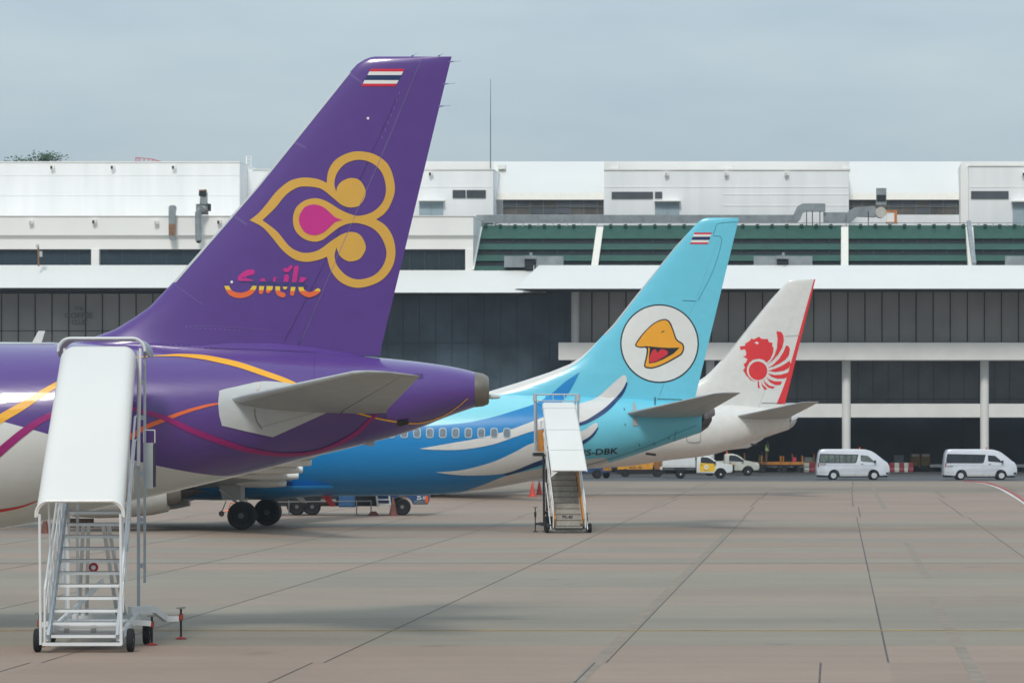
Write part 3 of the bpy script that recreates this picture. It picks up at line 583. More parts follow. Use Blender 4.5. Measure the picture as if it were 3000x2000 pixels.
em['label'] = 'red lion head with seven wing feathers'
SL.paint('emblem_ball', M_red, em, [circle(2100+630/5.226, 900+970/5.226, 142/5.226)], off=.014)
for fpts in [((750, 890), (820, 830), (880, 740), (920, 620), (930, 480), (912, 365), (985, 375), (1020, 430), (1025, 520), (1000, 620), (940, 720), (860, 810)),
             ((775, 930), (860, 880), (950, 790), (1020, 680), (1060, 585), (1095, 590), (1120, 640), (1100, 740), (1050, 800), (960, 860), (860, 905)),
             ((785, 970), (900, 935), (1000, 890), (1080, 840), (1115, 815), (1130, 870), (1100, 930), (1020, 970), (900, 990)),
             ((780, 1010), (880, 1035), (980, 1030), (1095, 995), (1085, 1060), (1030, 1090), (920, 1090), (840, 1065)),
             ((745, 1060), (800, 1100), (880, 1130), (1000, 1135), (975, 1185), (900, 1190), (820, 1150)),
             ((710, 1085), (745, 1150), (810, 1200), (890, 1215), (860, 1245), (790, 1225), (730, 1170)),
             ((680, 1105), (700, 1180), (775, 1250), (730, 1260), (690, 1200)), ((625, 1120), (645, 1130), (650, 1190), (665, 1240), (625, 1225))]:
    SL.paint('emblem_feather', M_red, em, [C7(*fpts)], grid=12, off=.016)
SL.paint('emblem_eye', M_fw, em, [C7((578, 540), (610, 525), (640, 540), (625, 570))], off=.018)
pass
pline(SL, lfu, M_ink, [(2232, 1180, 1.3), (2290, 1181, 1.3)], .02)
pline(SL, lfin, M_seam, [(2300, 985, 1.4), (2345, 982, 1.4)], .02)
pline(SL, lfu, M_seam, [(2013, 1272, 1.5), (2015, 1293, 3), (2050, 1293, 3), (2051, 1268, 1.5)], .02)

# ------------------------------------------------------------------ ground
def apron_mat():
    m = bpy.data.materials.new('apron_concrete'); m.use_nodes = True; t = m.node_tree; b = t.nodes['Principled BSDF']; n = t.nodes.new; l = t.links.new
    co = n('ShaderNodeTexCoord'); s_ = n('ShaderNodeSeparateXYZ'); l(co.outputs['Object'], s_.inputs[0])
    def math_(op, a_, b_=None, c_=None):
        q = n('ShaderNodeMath'); q.operation = op
        for i, v in enumerate((a_, b_, c_)):
            if v is None: continue
            if isinstance(v, (int, float)): q.inputs[i].default_value = v
            else: l(v, q.inputs[i])
        return q.outputs[0]
    row = math_('FLOOR', math_('DIVIDE', math_('SUBTRACT', s_.outputs[1], .0), 5.0))
    mr = n('ShaderNodeMapRange'); mr.inputs[1].default_value = 12; mr.inputs[2].default_value = 44; l(math_('ADD', row, .5), mr.inputs[0])
    rp = n('ShaderNodeValToRGB'); rp.color_ramp.interpolation = 'CONSTANT'; el = rp.color_ramp.elements
    P_, Q_, X_ = (.298, .212, .160, 1), (.262, .222, .168, 1), (.278, .216, .163, 1)
    seq = 'PPQQQXXQQPQPQPQPXPQXPPXP'    # rows of slabs poured in two batches
    el[0].position = 0; el[0].color = P_
    el[1].position = .999; el[1].color = X_
    for i, ch in enumerate(seq):
        e_ = el.new(i/32+.0001); e_.color = {'P': P_, 'Q': Q_, 'X': X_}[ch]
    l(mr.outputs[0], rp.inputs[0])
    # stretched stains
    mp_ = n('ShaderNodeMapping'); mp_.inputs['Scale'].default_value = (.05, .9, 1); l(co.outputs['Object'], mp_.inputs[0])
    n1 = n('ShaderNodeTexNoise'); n1.inputs['Scale'].default_value = 1.2; n1.inputs['Detail'].default_value = 8; n1.inputs['Roughness'].default_value = .62; l(mp_.outputs[0], n1.inputs['Vector'])
    n2 = n('ShaderNodeTexNoise'); n2.inputs['Scale'].default_value = .35; n2.inputs['Detail'].default_value = 9; n2.inputs['Roughness'].default_value = .7; l(co.outputs['Object'], n2.inputs['Vector'])
    v = math_('ADD', math_('MULTIPLY', n1.outputs[0], .30), math_('MULTIPLY', n2.outputs[0], .34)); v = math_('ADD', v, .68)
    # oil, tyre marks and painted-in aircraft shadow along the stand centre lines
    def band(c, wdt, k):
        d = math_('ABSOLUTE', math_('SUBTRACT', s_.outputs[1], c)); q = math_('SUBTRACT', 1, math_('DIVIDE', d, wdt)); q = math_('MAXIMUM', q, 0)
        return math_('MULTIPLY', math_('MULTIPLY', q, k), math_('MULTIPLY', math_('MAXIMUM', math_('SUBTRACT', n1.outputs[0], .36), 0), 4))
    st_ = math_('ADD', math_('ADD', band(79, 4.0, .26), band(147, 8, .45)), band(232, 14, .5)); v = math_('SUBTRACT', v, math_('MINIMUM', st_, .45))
    # transverse joints
    fr = math_('FRACT', math_('DIVIDE', s_.outputs[1], 5.0)); jd = math_('MINIMUM', fr, math_('SUBTRACT', 1, fr)); js = math_('LESS_THAN', jd, .007)
    v = math_('SUBTRACT', v, math_('MULTIPLY', js, math_('MULTIPLY', math_('GREATER_THAN', n1.outputs[0], .47), .28)))
    # each slab cast in its own tone; fine grit
    col_ = math_('FLOOR', math_('DIVIDE', math_('SUBTRACT', math_('SUBTRACT', s_.outputs[0], math_('MULTIPLY', s_.outputs[1], SH)), .93), 5.0))
    cx = n('ShaderNodeCombineXYZ'); l(col_, cx.inputs[0]); l(row, cx.inputs[1]); wn = n('ShaderNodeTexWhiteNoise'); wn.noise_dimensions = '2D'; l(cx.outputs[0], wn.inputs['Vector'])
    v = math_('ADD', v, math_('MULTIPLY', math_('SUBTRACT', wn.outputs[0], .5), .11))
    n3 = n('ShaderNodeTexNoise'); n3.inputs['Scale'].default_value = 6; n3.inputs['Detail'].default_value = 6; n3.inputs['Roughness'].default_value = .8; l(co.outputs['Object'], n3.inputs['Vector'])
    v = math_('ADD', v, math_('MULTIPLY', math_('SUBTRACT', n3.outputs[0], .5), .34))
    n4 = n('ShaderNodeTexNoise'); n4.inputs['Scale'].default_value = .9; n4.inputs['Detail'].default_value = 5; mp4 = n('ShaderNodeMapping'); mp4.inputs['Scale'].default_value = (.55, .5, 1); l(co.outputs['Object'], mp4.inputs[0]); l(mp4.outputs[0], n4.inputs['Vector'])
    v = math_('SUBTRACT', v, math_('MULTIPLY', math_('MAXIMUM', math_('SUBTRACT', n4.outputs[0], .66), 0), 2.2))
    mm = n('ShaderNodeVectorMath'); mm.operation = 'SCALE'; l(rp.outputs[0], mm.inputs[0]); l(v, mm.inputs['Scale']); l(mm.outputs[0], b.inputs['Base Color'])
    b.inputs['Roughness'].default_value = .75
    bp = n('ShaderNodeBump'); bp.inputs['Strength'].default_value = .15; bp.inputs['Distance'].default_value = .02; l(n2.outputs[0], bp.inputs['Height']); l(bp.outputs[0], b.inputs['Normal'])
    return m
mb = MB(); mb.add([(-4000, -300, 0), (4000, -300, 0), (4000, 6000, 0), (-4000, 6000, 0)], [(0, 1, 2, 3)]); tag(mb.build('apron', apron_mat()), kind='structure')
M_asph = mat('asphalt', (88, 90, 93), .85, var=.12, scale=.6)
mb = MB(); mb.add([(-200, 266, .006), (220, 266, .006), (220, 303, .006), (-200, 303, .006)], [(0, 1, 2, 3)]); tag(mb.build('service_road', M_asph), kind='structure')
def strips(name, m, segs, z):
    mb = MB()
    for (x0, y0, x1, y1, w_) in segs: mb.add([(x0-w_/2, y0, z), (x0+w_/2, y0, z), (x1+w_/2, y1, z), (x1-w_/2, y1, z)], [(0, 1, 2, 3)])
    return tag(mb.build(name, m), kind='structure')
M_jnt = mat('joint_sealant', (84, 77, 74), .8, var=.3, scale=2)
sg = []
for k in range(-26, 30):
    u = .93+5*k
    for r_ in range(11):
        y0 = 65+r_*20; y1 = y0+20
        if y0 >= 225 and k % 2: continue
        jt = (random.random()-.5)*(.5 if r_ > 4 else .0)
        if y0 > 250: continue
        sg.append((u+SH*y0+jt, y0, u+SH*y1+jt, y1-(.3 if r_ > 4 else 0), (.026+.012*random.random()) if r_ < 5 else .042))
    du = -.2 if k < 0 else -1.2
    sg.append((u+du+SH*40, 40, u+du+SH*65, 65, .035))
strips('apron_joints', M_jnt, sg, .004)
M_patch = mat('pale_joint_repair', (141, 127, 113), .8, var=.12, scale=1.5)
strips('joint_repairs', M_patch, [(u+SH*a_, a_, u+SH*b_, b_, .22) for u, a_, b_ in [(-4.24, 45, 140), (2.35, 45, 90), (2.5, 100, 130), (2.4, 180, 262), (17.2, 150, 264), (-9.3, 190, 255)]], .003)
M_yl = mat('stand_line_yellow', (206, 158, 74), .8, var=.25, scale=1.2); M_rl = mat('stand_line_red', (170, 104, 100), .8, var=.2, scale=1.2); M_kr = mat('marking_red', (188, 50, 74), .8, var=.1); M_kw = mat('marking_white', (214, 210, 204), .8, var=.1)
mb = MB()
for y_, w_ in [(75.05, .15), (147.0, .12)]: mb.add([(-160, y_-w_/2, .008), (160, y_-w_/2, .008), (160, y_+w_/2, .008), (-160, y_+w_/2, .008)], [(0, 1, 2, 3)])
tag(mb.build('yellow_stand_lines', M_yl), kind='structure')
mb = MB(); mb.add([(-160, 110.8, .008), (160, 110.8, .008), (160, 110.92, .008), (-160, 110.92, .008)], [(0, 1, 2, 3)]); tag(mb.build('red_stand_line', M_rl), kind='structure')
def ribbon(name, m, top, bot, z):
    mb = MB(); A = [G(*p)+Vector((0, 0, z)) for p in catmull(top, 6)]; B = [G(*p)+Vector((0, 0, z)) for p in catmull(bot, 6)]
    mb.loft([A, B], caps=False, closed=False); return tag(mb.build(name, m), kind='structure')
ribbon('red_curved_marking', M_kr, [(2820, 1408.6), (2880, 1411), (2925, 1422), (2960, 1438), (3000, 1463), (3080, 1520)], [(2820, 1410), (2880, 1413.5), (2925, 1425), (2960, 1441.5), (3000, 1468), (3080, 1527)], .012)
ribbon('white_curved_marking', M_kw, [(2858, 1412.4), (2885, 1416), (2925, 1428), (2960, 1445.5), (3000, 1472), (3080, 1532)], [(2858, 1413.2), (2885, 1417.6), (2923, 1430.5), (2957, 1449), (3000, 1477), (3080, 1538)], .012)
mb = MB(); mb.box(-200, 220, 287, 287.12, .0, .012); tag(mb.build('road_edge_line', mat('worn_edge_line', (130, 128, 126), .8)), kind='structure')
mb = MB(); mb.box(-200, 220, 303.0, 360, -.1, .12); tag(mb.build('pavement', mat('pavement_concrete', (72, 72, 72), .8, var=.1)), kind='structure')

# ------------------------------------------------------------------ terminal
M_tw = mat('terminal_white', (246, 245, 241), .7, var=.02, scale=.5, streak=True)
M_tw2 = mat('terminal_weathered', (246, 248, 247), .7, var=.045, scale=.9, streak=True)
M_cream = mat('terminal_cream', (236, 232, 222), .7, var=.03)
M_roofw = mat('roof_sheet_white', (226, 226, 223), .6, var=.015, scale=.3)
M_slab = mat('slab_white', (238, 236, 231), .7, var=.04, scale=.6)
M_gl1 = mat('smoked_glass', (178, 174, 170), .35, var=.12, scale=.25, spec=.3)
M_gl2 = mat('dark_glass', (86, 90, 96), .3, var=.25, scale=.3, spec=.25)
M_gl3 = mat('navy_glass', (80, 96, 108), .3, var=.3, scale=.25, spec=.22)
M_gl4 = mat('slate_glass', (50, 66, 78), .35, var=.08, scale=.4, spec=.3)
M_mul = mat('mullion', (34, 40, 50), .5, var=.1)
M_lou = mat('green_louvre', (22, 78, 64), .6, var=.14, scale=1.2)
M_loud = mat('louvre_gap', (20, 30, 36), .9, var=.2)
M_duct = mat('galvanised_duct', (150, 158, 162), .45, metal=.3, var=.12, scale=1.5)
M_ductd = mat('duct_opening', (36, 42, 46), .8, var=.1)
M_rust = mat('rusty_steel', (150, 108, 76), .7, var=.3, scale=3)
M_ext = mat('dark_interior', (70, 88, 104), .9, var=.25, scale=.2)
M_shut = mat('blue_grey_door', (164, 182, 190), .6, var=.05)
M_brown = mat('brown_glass', (92, 88, 82), .4, var=.25, scale=.8)
T = empty('terminal_building', W(1500, 1237, 312)-Vector((0, 0, H)), 'long white terminal with dark glass bands, green louvres and round columns behind the airliners', 'terminal')
def part(name, m, fn, **k):
    mb = MB(); fn(mb); return mb.build(name, m, T, world=True, **k)
E0, E1 = -900, 3900
# ---- ground-floor bay
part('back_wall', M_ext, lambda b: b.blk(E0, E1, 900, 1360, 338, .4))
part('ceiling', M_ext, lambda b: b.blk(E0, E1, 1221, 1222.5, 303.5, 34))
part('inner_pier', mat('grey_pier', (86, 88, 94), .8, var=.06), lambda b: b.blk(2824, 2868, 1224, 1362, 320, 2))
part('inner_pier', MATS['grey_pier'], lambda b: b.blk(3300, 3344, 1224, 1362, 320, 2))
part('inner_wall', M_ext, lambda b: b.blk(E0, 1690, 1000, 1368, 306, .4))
# ---- floor slabs
part('floor_slab', M_slab, lambda b: b.blk(2030, E1, 1182, 1222, 303, 10))
part('floor_slab', M_slab, lambda b: b.blk(1636, E1, 1003, 1054, 301, 10))
for cx0 in (1685, 2079, 2477, 2881, 3285):
    Yc = 303.6
    def colf(b, cx0=cx0):
        r = 12.6/F*Yc
        p = W(cx0, 1237, Yc); b.cyl((p.x, p.y-.7, .12), (p.x, p.y-.7, W(0, 1053, 301).z+.02), r, n=28)
        if cx0 == 1685: b.cyl((p.x, p.y-.7, W(0, 1004, 301).z), (p.x, p.y-.7, W(0, 848, 301).z), r*.95, n=28)
    part('column', M_slab, colf, smooth=True)
# ---- glazing bands
def glaz(x0, x1, y0, y1, Y, m, step, ph, mm=M_mul, hy=None, wd=3):
    g = part('window_band', m, lambda b: b.blk(x0, x1, y0, y1, Y, .15))
    mb = MB(); x = x0+ph
    while x < x1:
        mb.blk(x-wd/2, x+wd/2, y0+.3, y1-.3, Y-.08, .06); x += step
    for h_ in (hy or [])+[y0+1.5, y1-1.5]: mb.blk(x0+.5, x1-.5, h_-1, h_+1, Y-.10, .05)
    mb.build('mullions', mm, g, world=True); return g
glaz(1692, E1, 840, 1004, 304.5, M_gl1, 50, 42)
glaz(1692, E1, 1040, 1186, 306, M_gl2, 44.5, 20, wd=1.6, hy=[1168])
glaz(560, 1690, 850, 1300, 304.2, M_gl3, 47.6, 2, wd=1.4, hy=[1004], mm=mat('navy_mullion', (58, 72, 86), .5, var=.1))
glaz(E0, 560, 838, 1300, 304.3, M_gl1, 49.3, 904-49.3*18+.1, hy=[969])
part('window_blind', mat('grey_blind', (92, 94, 98), .8, var=.08, scale=.4), lambda b: b.blk(342, 560, 846, 1040, 304.25, .02)) if False else None
part('head_beam', M_mul, lambda b: b.blk(E0, 1620, 842, 860, 303.4, .5))
part('head_beam', M_mul, lambda b: b.blk(1620, E1, 844, 853, 303.6, .5))
M_sgn = mat('faint_sign_letters', (122, 122, 124), .6, var=.1)
def dk(px, py): return W(px, py, 304.1)
for txt, x0, x1, yb, hh in [('THE', 217, 245, 909, 12), ('COFFEE', 190, 272, 932, 16), ('CLUB', 210, 252, 951, 14)]:
    o = dk(x0, yb); text_on('sign_letters', txt, o, dk(x1, yb)-o, dk(x0, yb-hh)-o, M_sgn, T)
# ---- canopies: sloped white sheets with dark undersides
def canopy(x0, x1, yt, yb, Yf, Yb, tipL=0, seam=49.3, name='canopy'):
    A = W(x0-tipL*.5, yb, Yf); B = W(x1, yb, Yf); C = W(x1, yt, Yb); D = W(x0+tipL*.5, yt, Yb)
    mb = MB(); mb.hexa([A, B, C, D], [A+Vector((.4, 2.2, .02)), B+Vector((0, 2.2, .02)), C+Vector((0, .6, -.1)), D+Vector((.4, .6, -.1))]); c = mb.build(name, M_roofw, T, world=True)
    A2 = A+Vector((.05, .06, -.04)); B2 = B+Vector((0, .06, -.04)); mb = MB()
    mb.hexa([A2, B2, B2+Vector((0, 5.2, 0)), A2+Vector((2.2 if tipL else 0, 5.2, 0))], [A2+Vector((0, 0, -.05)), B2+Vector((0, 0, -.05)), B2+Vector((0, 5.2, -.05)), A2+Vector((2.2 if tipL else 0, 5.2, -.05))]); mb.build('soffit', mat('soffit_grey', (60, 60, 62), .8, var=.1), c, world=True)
    mb = MB(); x = x0+20
    n_ = (C-A).normalized(); nv = Vector((0, -abs(C.z-A.z), abs(C.y-A.y))).normalized() if C.y != A.y else Vector((0, -1, 0))
    while x < x1:
        p = W(x, yb, Yf); q = W(x+(4 if x < 2449 else -4)*(2449-x)/2449, yt, Yb); mb.bar(p+nv*.004, q+nv*.004, .05, .03, up=nv); x += seam
    mb.build('sheet_seams', mat('seam_shade', (226, 226, 222), .6, var=.02), c, world=True); return c
canopy(E0, 700, 776.5, 843, 298.6, 302.2)
canopy(700.5, 1600, 791.5, 857, 299.4, 302.6)
canopy(1543, E1, 777, 845.5, 296.5, 302.0, tipL=72)
# ---- lower roof block (front row)
part('wall', M_tw, lambda b: b.blk(E0, 1386, 688, 730, 303.2, 9))
part('parapet', M_tw, lambda b: b.blk(E0, 1386.5, 633, 689, 302.9, 9.6))
part('parapet_cap', M_slab, lambda b: b.blk(E0, 1387, 631.5, 633.5, 302.8, 9.8))
for x0, x1 in [(E0, -340), (-318, -30), (-8, 267), (290, 640), (662, 980), (1002, 1363)]:
    glaz(x0, x1, 729, 797, 303.6, M_gl4 if x0 < 600 else mat('teal_glass', (40, 54, 62), .35, var=.1, spec=.3), 43.2, 25, wd=1, mm=mat('thin_mullion', (70, 86, 98), .5, var=.05))
for x0, x1 in [(-340, -318), (-30, -8), (267, 290), (640, 662), (980, 1002), (1363, 1386)]:
    part('pier', M_tw, lambda b, x0=x0, x1=x1: b.blk(x0, x1, 730.2, 797, 303.0, 8.8))
# ---- green louvre roof
def slp(px, f, py):      # point on the sloping roof, f = 0 eaves .. 1 ridge
    Y = 302.5+7.5*f; return W(px, py, Y)
rows = [(660, 699, 1), (714, 731, 0), (747, 764, 0), (779, 792, 0)]
part('louvre_backing', M_loud, lambda b: b.quadx([slp(1380, 0, 800), slp(E1, 0, 800), slp(E1, 1, 662), slp(1408, 1, 662)], (0, .4, -.1)))
def fy(py): return (800-py)/138
bays = [(1388, 1414, 1732, 1750), (1754, 1767, 2464, 2466), (2487, 2486, 2834, 2829), (2861, 2851, 3300, 3280), (3320, 3300, 3800, 3770)]
for bx0, tx0, bx1, tx1 in bays:
    mb = MB()
    for y0, y1, big in rows:
        f0, f1 = fy(y0), fy(y1); ex0 = lambda f: bx0+(tx0-bx0)*f; ex1 = lambda f: bx1+(tx1-bx1)*f
        a_, b_ = W(ex0(f1), y1, 302.1+7.5*f1), W(ex1(f1), y1, 302.1+7.5*f1); c_, d_ = W(ex1(f0), y0, 302.3+7.5*f0+.1), W(ex0(f0), y0, 302.3+7.5*f0+.1)
        mb.hexa([a_, b_, c_, d_], [p+Vector((0, .05, -.05)) for p in (a_, b_, c_, d_)])
    lb = mb.build('louvre', M_lou, T, world=True)
    mb = MB(); x = min(bx0, tx0)+35
    while x < bx1-10:
        xx = x; q = W(xx, 659, 309.6); mb.box(q.x-.14, q.x+.14, q.y-.2, q.y+.1, q.z-.15, q.z+.05)
        for yy in (706, 739): q = W(xx-4, yy, 302+7.5*fy(yy)); mb.box(q.x-.02, q.x+.02, q.y-.05, q.y+.05, q.z-.25, q.z+.25)
        x += 43
    mb.build('louvre_brackets', M_lou, lb, world=True)
for bx, tx, w_ in [(1742, 1758, 20), (2475, 2475, 21), (2848, 2840, 22), (3310, 3290, 22), (1386, 1411, 5)]:
    part('roof_rib', M_cream if w_ > 6 else M_tw, lambda b, bx=bx, tx=tx, w_=w_: b.quadx([W(bx-w_/2, 779 if w_ > 6 else 789, 302.6), W(bx+w_/2, 779 if w_ > 6 else 789, 302.6), W(tx+w_/2, 664, 309.4), W(tx-w_/2, 664, 309.4)], (0, .8, -.2)))
part('pipe_duct', M_duct, lambda b: b.bar(W(2854, 773, 302.4), W(2838, 651, 309.0), .34, .34))
# ---- upper storeys
ZT = 629
def lamp(px, py, Y, dark=True):
    mb = MB(); p = W(px, py, Y); mb.box(p.x-.17, p.x+.17, p.y-.34, p.y, p.z-.16, p.z+.14); l_ = mb.build('flood_lamp', M_slab, T, world=True)
    mb = MB(); mb.box(p.x-.15, p.x+.02, p.y-.38, p.y-.345, p.z-.2, p.z+.04); mb.build('lamp_glass', M_mul if dark else M_lgrey, l_, world=True)
def bandln(x0, x1, y, Y, h_=1.5): part('ledge', M_tw2, lambda b: b.blk(x0, x1, y-h_/2, y+h_/2, Y-.035, .03))
# left block (tallest)
part('wall', M_tw2, lambda b: b.blk(E0, 702, 474, 640, 312, 14))
part('parapet_cap', M_slab, lambda b: b.blk(E0, 702.6, 473, 475.5, 311.9, 14.2))
bandln(E0, 702, 514, 312, 1.2); bandln(E0, 702, 573, 312, .9)
for x, y in [(154, 489), (331, 489), (510, 489), (-25, 489), (-200, 489)]: lamp(x, y, 312)
for k_, (x, y) in enumerate([(92, 650), (277, 648), (459, 651), (643, 649), (1262-177*2, 650), (-90, 650), (-270, 650)]): lamp(x, y, 302.9, k_ % 2 == 1)
part('roof_ladder', M_tw, lambda b: [b.cyl(W(x, 640, Y), W(x, 457, Y), .05, n=6) for x, Y in ((722, 318), (736, 321))]+[b.cyl(W(722, y, 318), W(736, y, 321), .03, n=6) for y in range(458, 640, 9)])
part('roof_railing', mat('railing_red', (190, 50, 74), .6, var=.1), lambda b: [b.cyl(W(x, 480, 322), W(x, y, 322), .035, n=6) for x, y in ((398, 461), (404, 462), (410, 462), (422, 463), (436, 465), (446, 466), (452, 467), (459, 470), (466, 472))]+[b.cyl(W(398, 462, 322), W(446, 466, 322), .03, n=6), b.cyl(W(446, 466, 322), W(472, 474, 322), .03, n=6)])
# centre block B2 with a blue door and a slot window
part('wall', M_tw2, lambda b: b.blk(702.5, 1445, 496, 640, 316, 10))
part('parapet_cap', M_slab, lambda b: b.blk(740, 1446, 495, 497.5, 315.9, 10.2)); bandln(1180, 1445, 548, 316, 1)
part('window', M_gl2, lambda b: b.blk(1326, 1364, 557, 580, 315.9, .12)); part('window', M_gl2, lambda b: b.blk(1367, 1423, 557, 580, 315.9, .12))
def door(x0, x1, y0, y1, Y):
    d_ = part('roof_door', M_shut, lambda b: b.blk(x0, x1, y0, y1, Y-.1, .08))
    mb = MB(); mb.blk(x0-3, x1+3, y0-3, y0, Y-.7, .7); mb.build('door_hood', M_slab, d_, world=True)
    mb = MB(); mb.blk((x0+x1)/2-.6, (x0+x1)/2+.6, y0+12, y1-1, Y-.14, .03); mb.blk(x0+1, x1-1, y0+10, y0+11.4, Y-.14, .03); mb.build('door_seam', M_duct, d_, world=True)
door(1228, 1298, 589, 632, 316); lamp(1262, 508, 316)
# recesses with sloping sheet wall, cream lintel and brown glazing
for x0, x1 in [(1446, 1770), (2487, 2816)]:
    part('sloped_wall', M_roofw, lambda b, x0=x0, x1=x1: b.quadx([W(x0, 566, 319), W(x1, 566, 319), W(x1, 473.5, 324), W(x0, 473.5, 324)], (0, 1, 0)))
    part('lintel', M_cream, lambda b, x0=x0, x1=x1: b.quadx([W(x0, 585, 318.6), W(x1, 585, 318.6), W(x1, 565, 319), W(x0, 565, 319)], (0, .8, 0)))
    g = part('window_band', M_brown, lambda b, x0=x0, x1=x1: b.blk(x0+28 if x0 < 2000 else x0, x1-2, 584, 629, 319, .3))
    mb = MB(); x = (x0+28 if x0 < 2000 else x0)+39
    while x < x1: mb.blk(x-1, x+1, 584, 629, 318.9, .08); x += 39.5
    mb.blk(x0+(28 if x0 < 2000 else 1), x1-3, 605, 606.2, 318.86, .05); mb.build('mullions', mat('pale_mullion', (110, 116, 112), .6, var=.1), g, world=True)
    rnd = random.Random(x0); mb = MB(); x = (x0+28 if x0 < 2000 else x0)
    while x < x1-40:
        for yy in (585, 606.5):
            if rnd.random() < .45: mb = MB(); mb.blk(x+1.5, x+38, yy, yy+20, 318.95, .03); mb.build('dark_pane', M_gl2, g, world=True)
        x += 39.5
    part('sill_wall', M_tw2, lambda b, x0=x0, x1=x1: b.blk(x0, x1, 629, 668, 318.2, .6))
# block B3 and right block B4
part('wall', M_tw2, lambda b: b.blk(1770, 2487, 497, 668, 314, 12)); part('parapet_cap', M_slab, lambda b: b.blk(1769, 2488, 496, 498.5, 313.9, 12.2))
bandln(1770, 2487, 548, 314); bandln(2117, 2486, 570, 314); bandln(2117, 2486, 603, 314, 1)
part('window', M_gl2, lambda b: b.blk(1792, 1913, 562, 582, 313.9, .12)); part('window', M_gl2, lambda b: b.blk(1919, 1940, 562, 582, 313.9, .12))
door(1919, 1990, 590, 640, 314)
for x in (1953, 2128, 2304): lamp(x, 509, 314, False)
part('wall', M_tw2, lambda b: b.blk(2838, E1, 486, 668, 313.6, 12)); part('side_pier', M_tw, lambda b: b.blk(2814, 2838, 480, 668, 315, 10)); part('parapet_cap', M_slab, lambda b: b.blk(2837, E1, 484.6, 487, 313.5, 12.2)); bandln(2838, E1, 548, 313.6)
part('window', M_gl2, lambda b: b.blk(2845, 2955, 560, 582, 313.5, .12)); door(2967, 3040, 591, 660, 313.6); lamp(3000, 509, 313.6)
# roof far strip
part('rear_parapet', M_tw, lambda b: b.blk(1100, E1, 473, 520, 328, 6))
for x in (1458, 1790, 2125, 2467): part('roof_vent_box', M_slab, lambda b, x=x: b.blk(x, x+22, 483, 495, 322, 2))
# ducts
def segduct(y0, y1, x0, x1, Y, step=41, m=M_duct):
    def f(b):
        x = x0
        while x < x1:
            b.blk(x, min(x+step-1, x1), y0, y1, Y, .9); b.blk(min(x+step-1, x1), min(x+step, x1+1), y0-1, y1+1, Y-.05, 1.0); x += step
    return part('roof_duct', m, f)
segduct(629.5, 651.5, 1395, 2325, 310.6)
part('roof_duct', M_duct, lambda b: b.prism([W(px, py, 310.4) for px, py in [(2325, 652), (2325, 630), (2338, 603), (2352, 596), (2418, 596), (2418, 619), (2362, 619), (2352, 624), (2344, 644), (2336, 652)]], (0, .9, 0)))
segduct(622, 651, 2412, 2478, 310.8, 33)
part('roof_duct', M_duct, lambda b: b.prism([W(px, py, 310.9) for px, py in [(2479, 652), (2479, 624), (2502, 608), (2560, 603), (2566, 608), (2566, 636), (2512, 634), (2494, 650)]], (0, .8, 0)))
fanb = part('fan_housing', mat('fan_cream', (196, 192, 182), .6, var=.1, scale=4), lambda b: b.lathe(W(2581, 622, 310.6), (0, 1, 0), [(0, .46), (.9, .46)], 24) or b.blk(2567, 2596, 598, 648, 310.7, .8), bevel=0)
part('exhaust_stack', M_duct, lambda b: b.blk(2567, 2597, 551, 600, 310.8, .8)); part('stack_opening', M_ductd, lambda b: b.blk(2569, 2595, 571, 590, 310.72, .06))
part('fan_motor', mat('motor_orange', (206, 130, 62), .6, var=.25, scale=4), lambda b: [b.blk(2597, 2628, 616, 622, 310.7, .8), b.blk(2620, 2628, 622, 652, 310.7, .8), b.blk(2595, 2630, 650, 654, 310.6, .9)])
part('motor_cover', M_tw2, lambda b: b.blk(2597, 2620, 622.5, 650, 310.75, .7))
part('duct_stand', M_mul, lambda b: [b.cyl(W(x, 618, 310.2), W(x, 662, 310.2), .04, n=6) for x in (2363, 2380, 2402, 2544)])
part('roof_guard_rail', M_duct, lambda b: [b.cyl(W(1390, 653, 309.8), W(E1, 653, 309.8), .03, n=6)]+[b.cyl(W(x, 653, 309.8), W(x-2, 664, 309.6), .05, n=6) for x in range(1405, 3000, 43)])
for x0, x1, c0, c1 in [(1477, 1650, 1537, 1566), (2208, 2380, 2276, 2306), (2945, 3110, 3010, 3040)]:
    u_ = part('roof_cooler', M_duct, lambda b, x0=x0, x1=x1, c0=c0, c1=c1: [b.blk(x0, c0, 750, 778 if x0 > 2000 else 783, 302.3, 1), b.blk(c1+4, x1, 750, 778 if x0 > 2000 else 783, 302.3, 1), b.blk(c0, c1+4, 749, 758, 301.9, 1.4)])
    mb = MB(); mb.blk(c0+.5, c1, 758.5, 778 if x0 > 2000 else 783, 302.1, .8); mb.build('cooler_opening', M_ductd, u_, world=True)
    mb = MB(); p = W((c0+c1)/2+4, 745, 301); mb.lathe(p, (0, 0, 1), [(-.2, .1), (0, .14), (.12, .1), (.16, 0)], 10); mb.build('vent_cap', M_duct, u_, smooth=True, world=True)
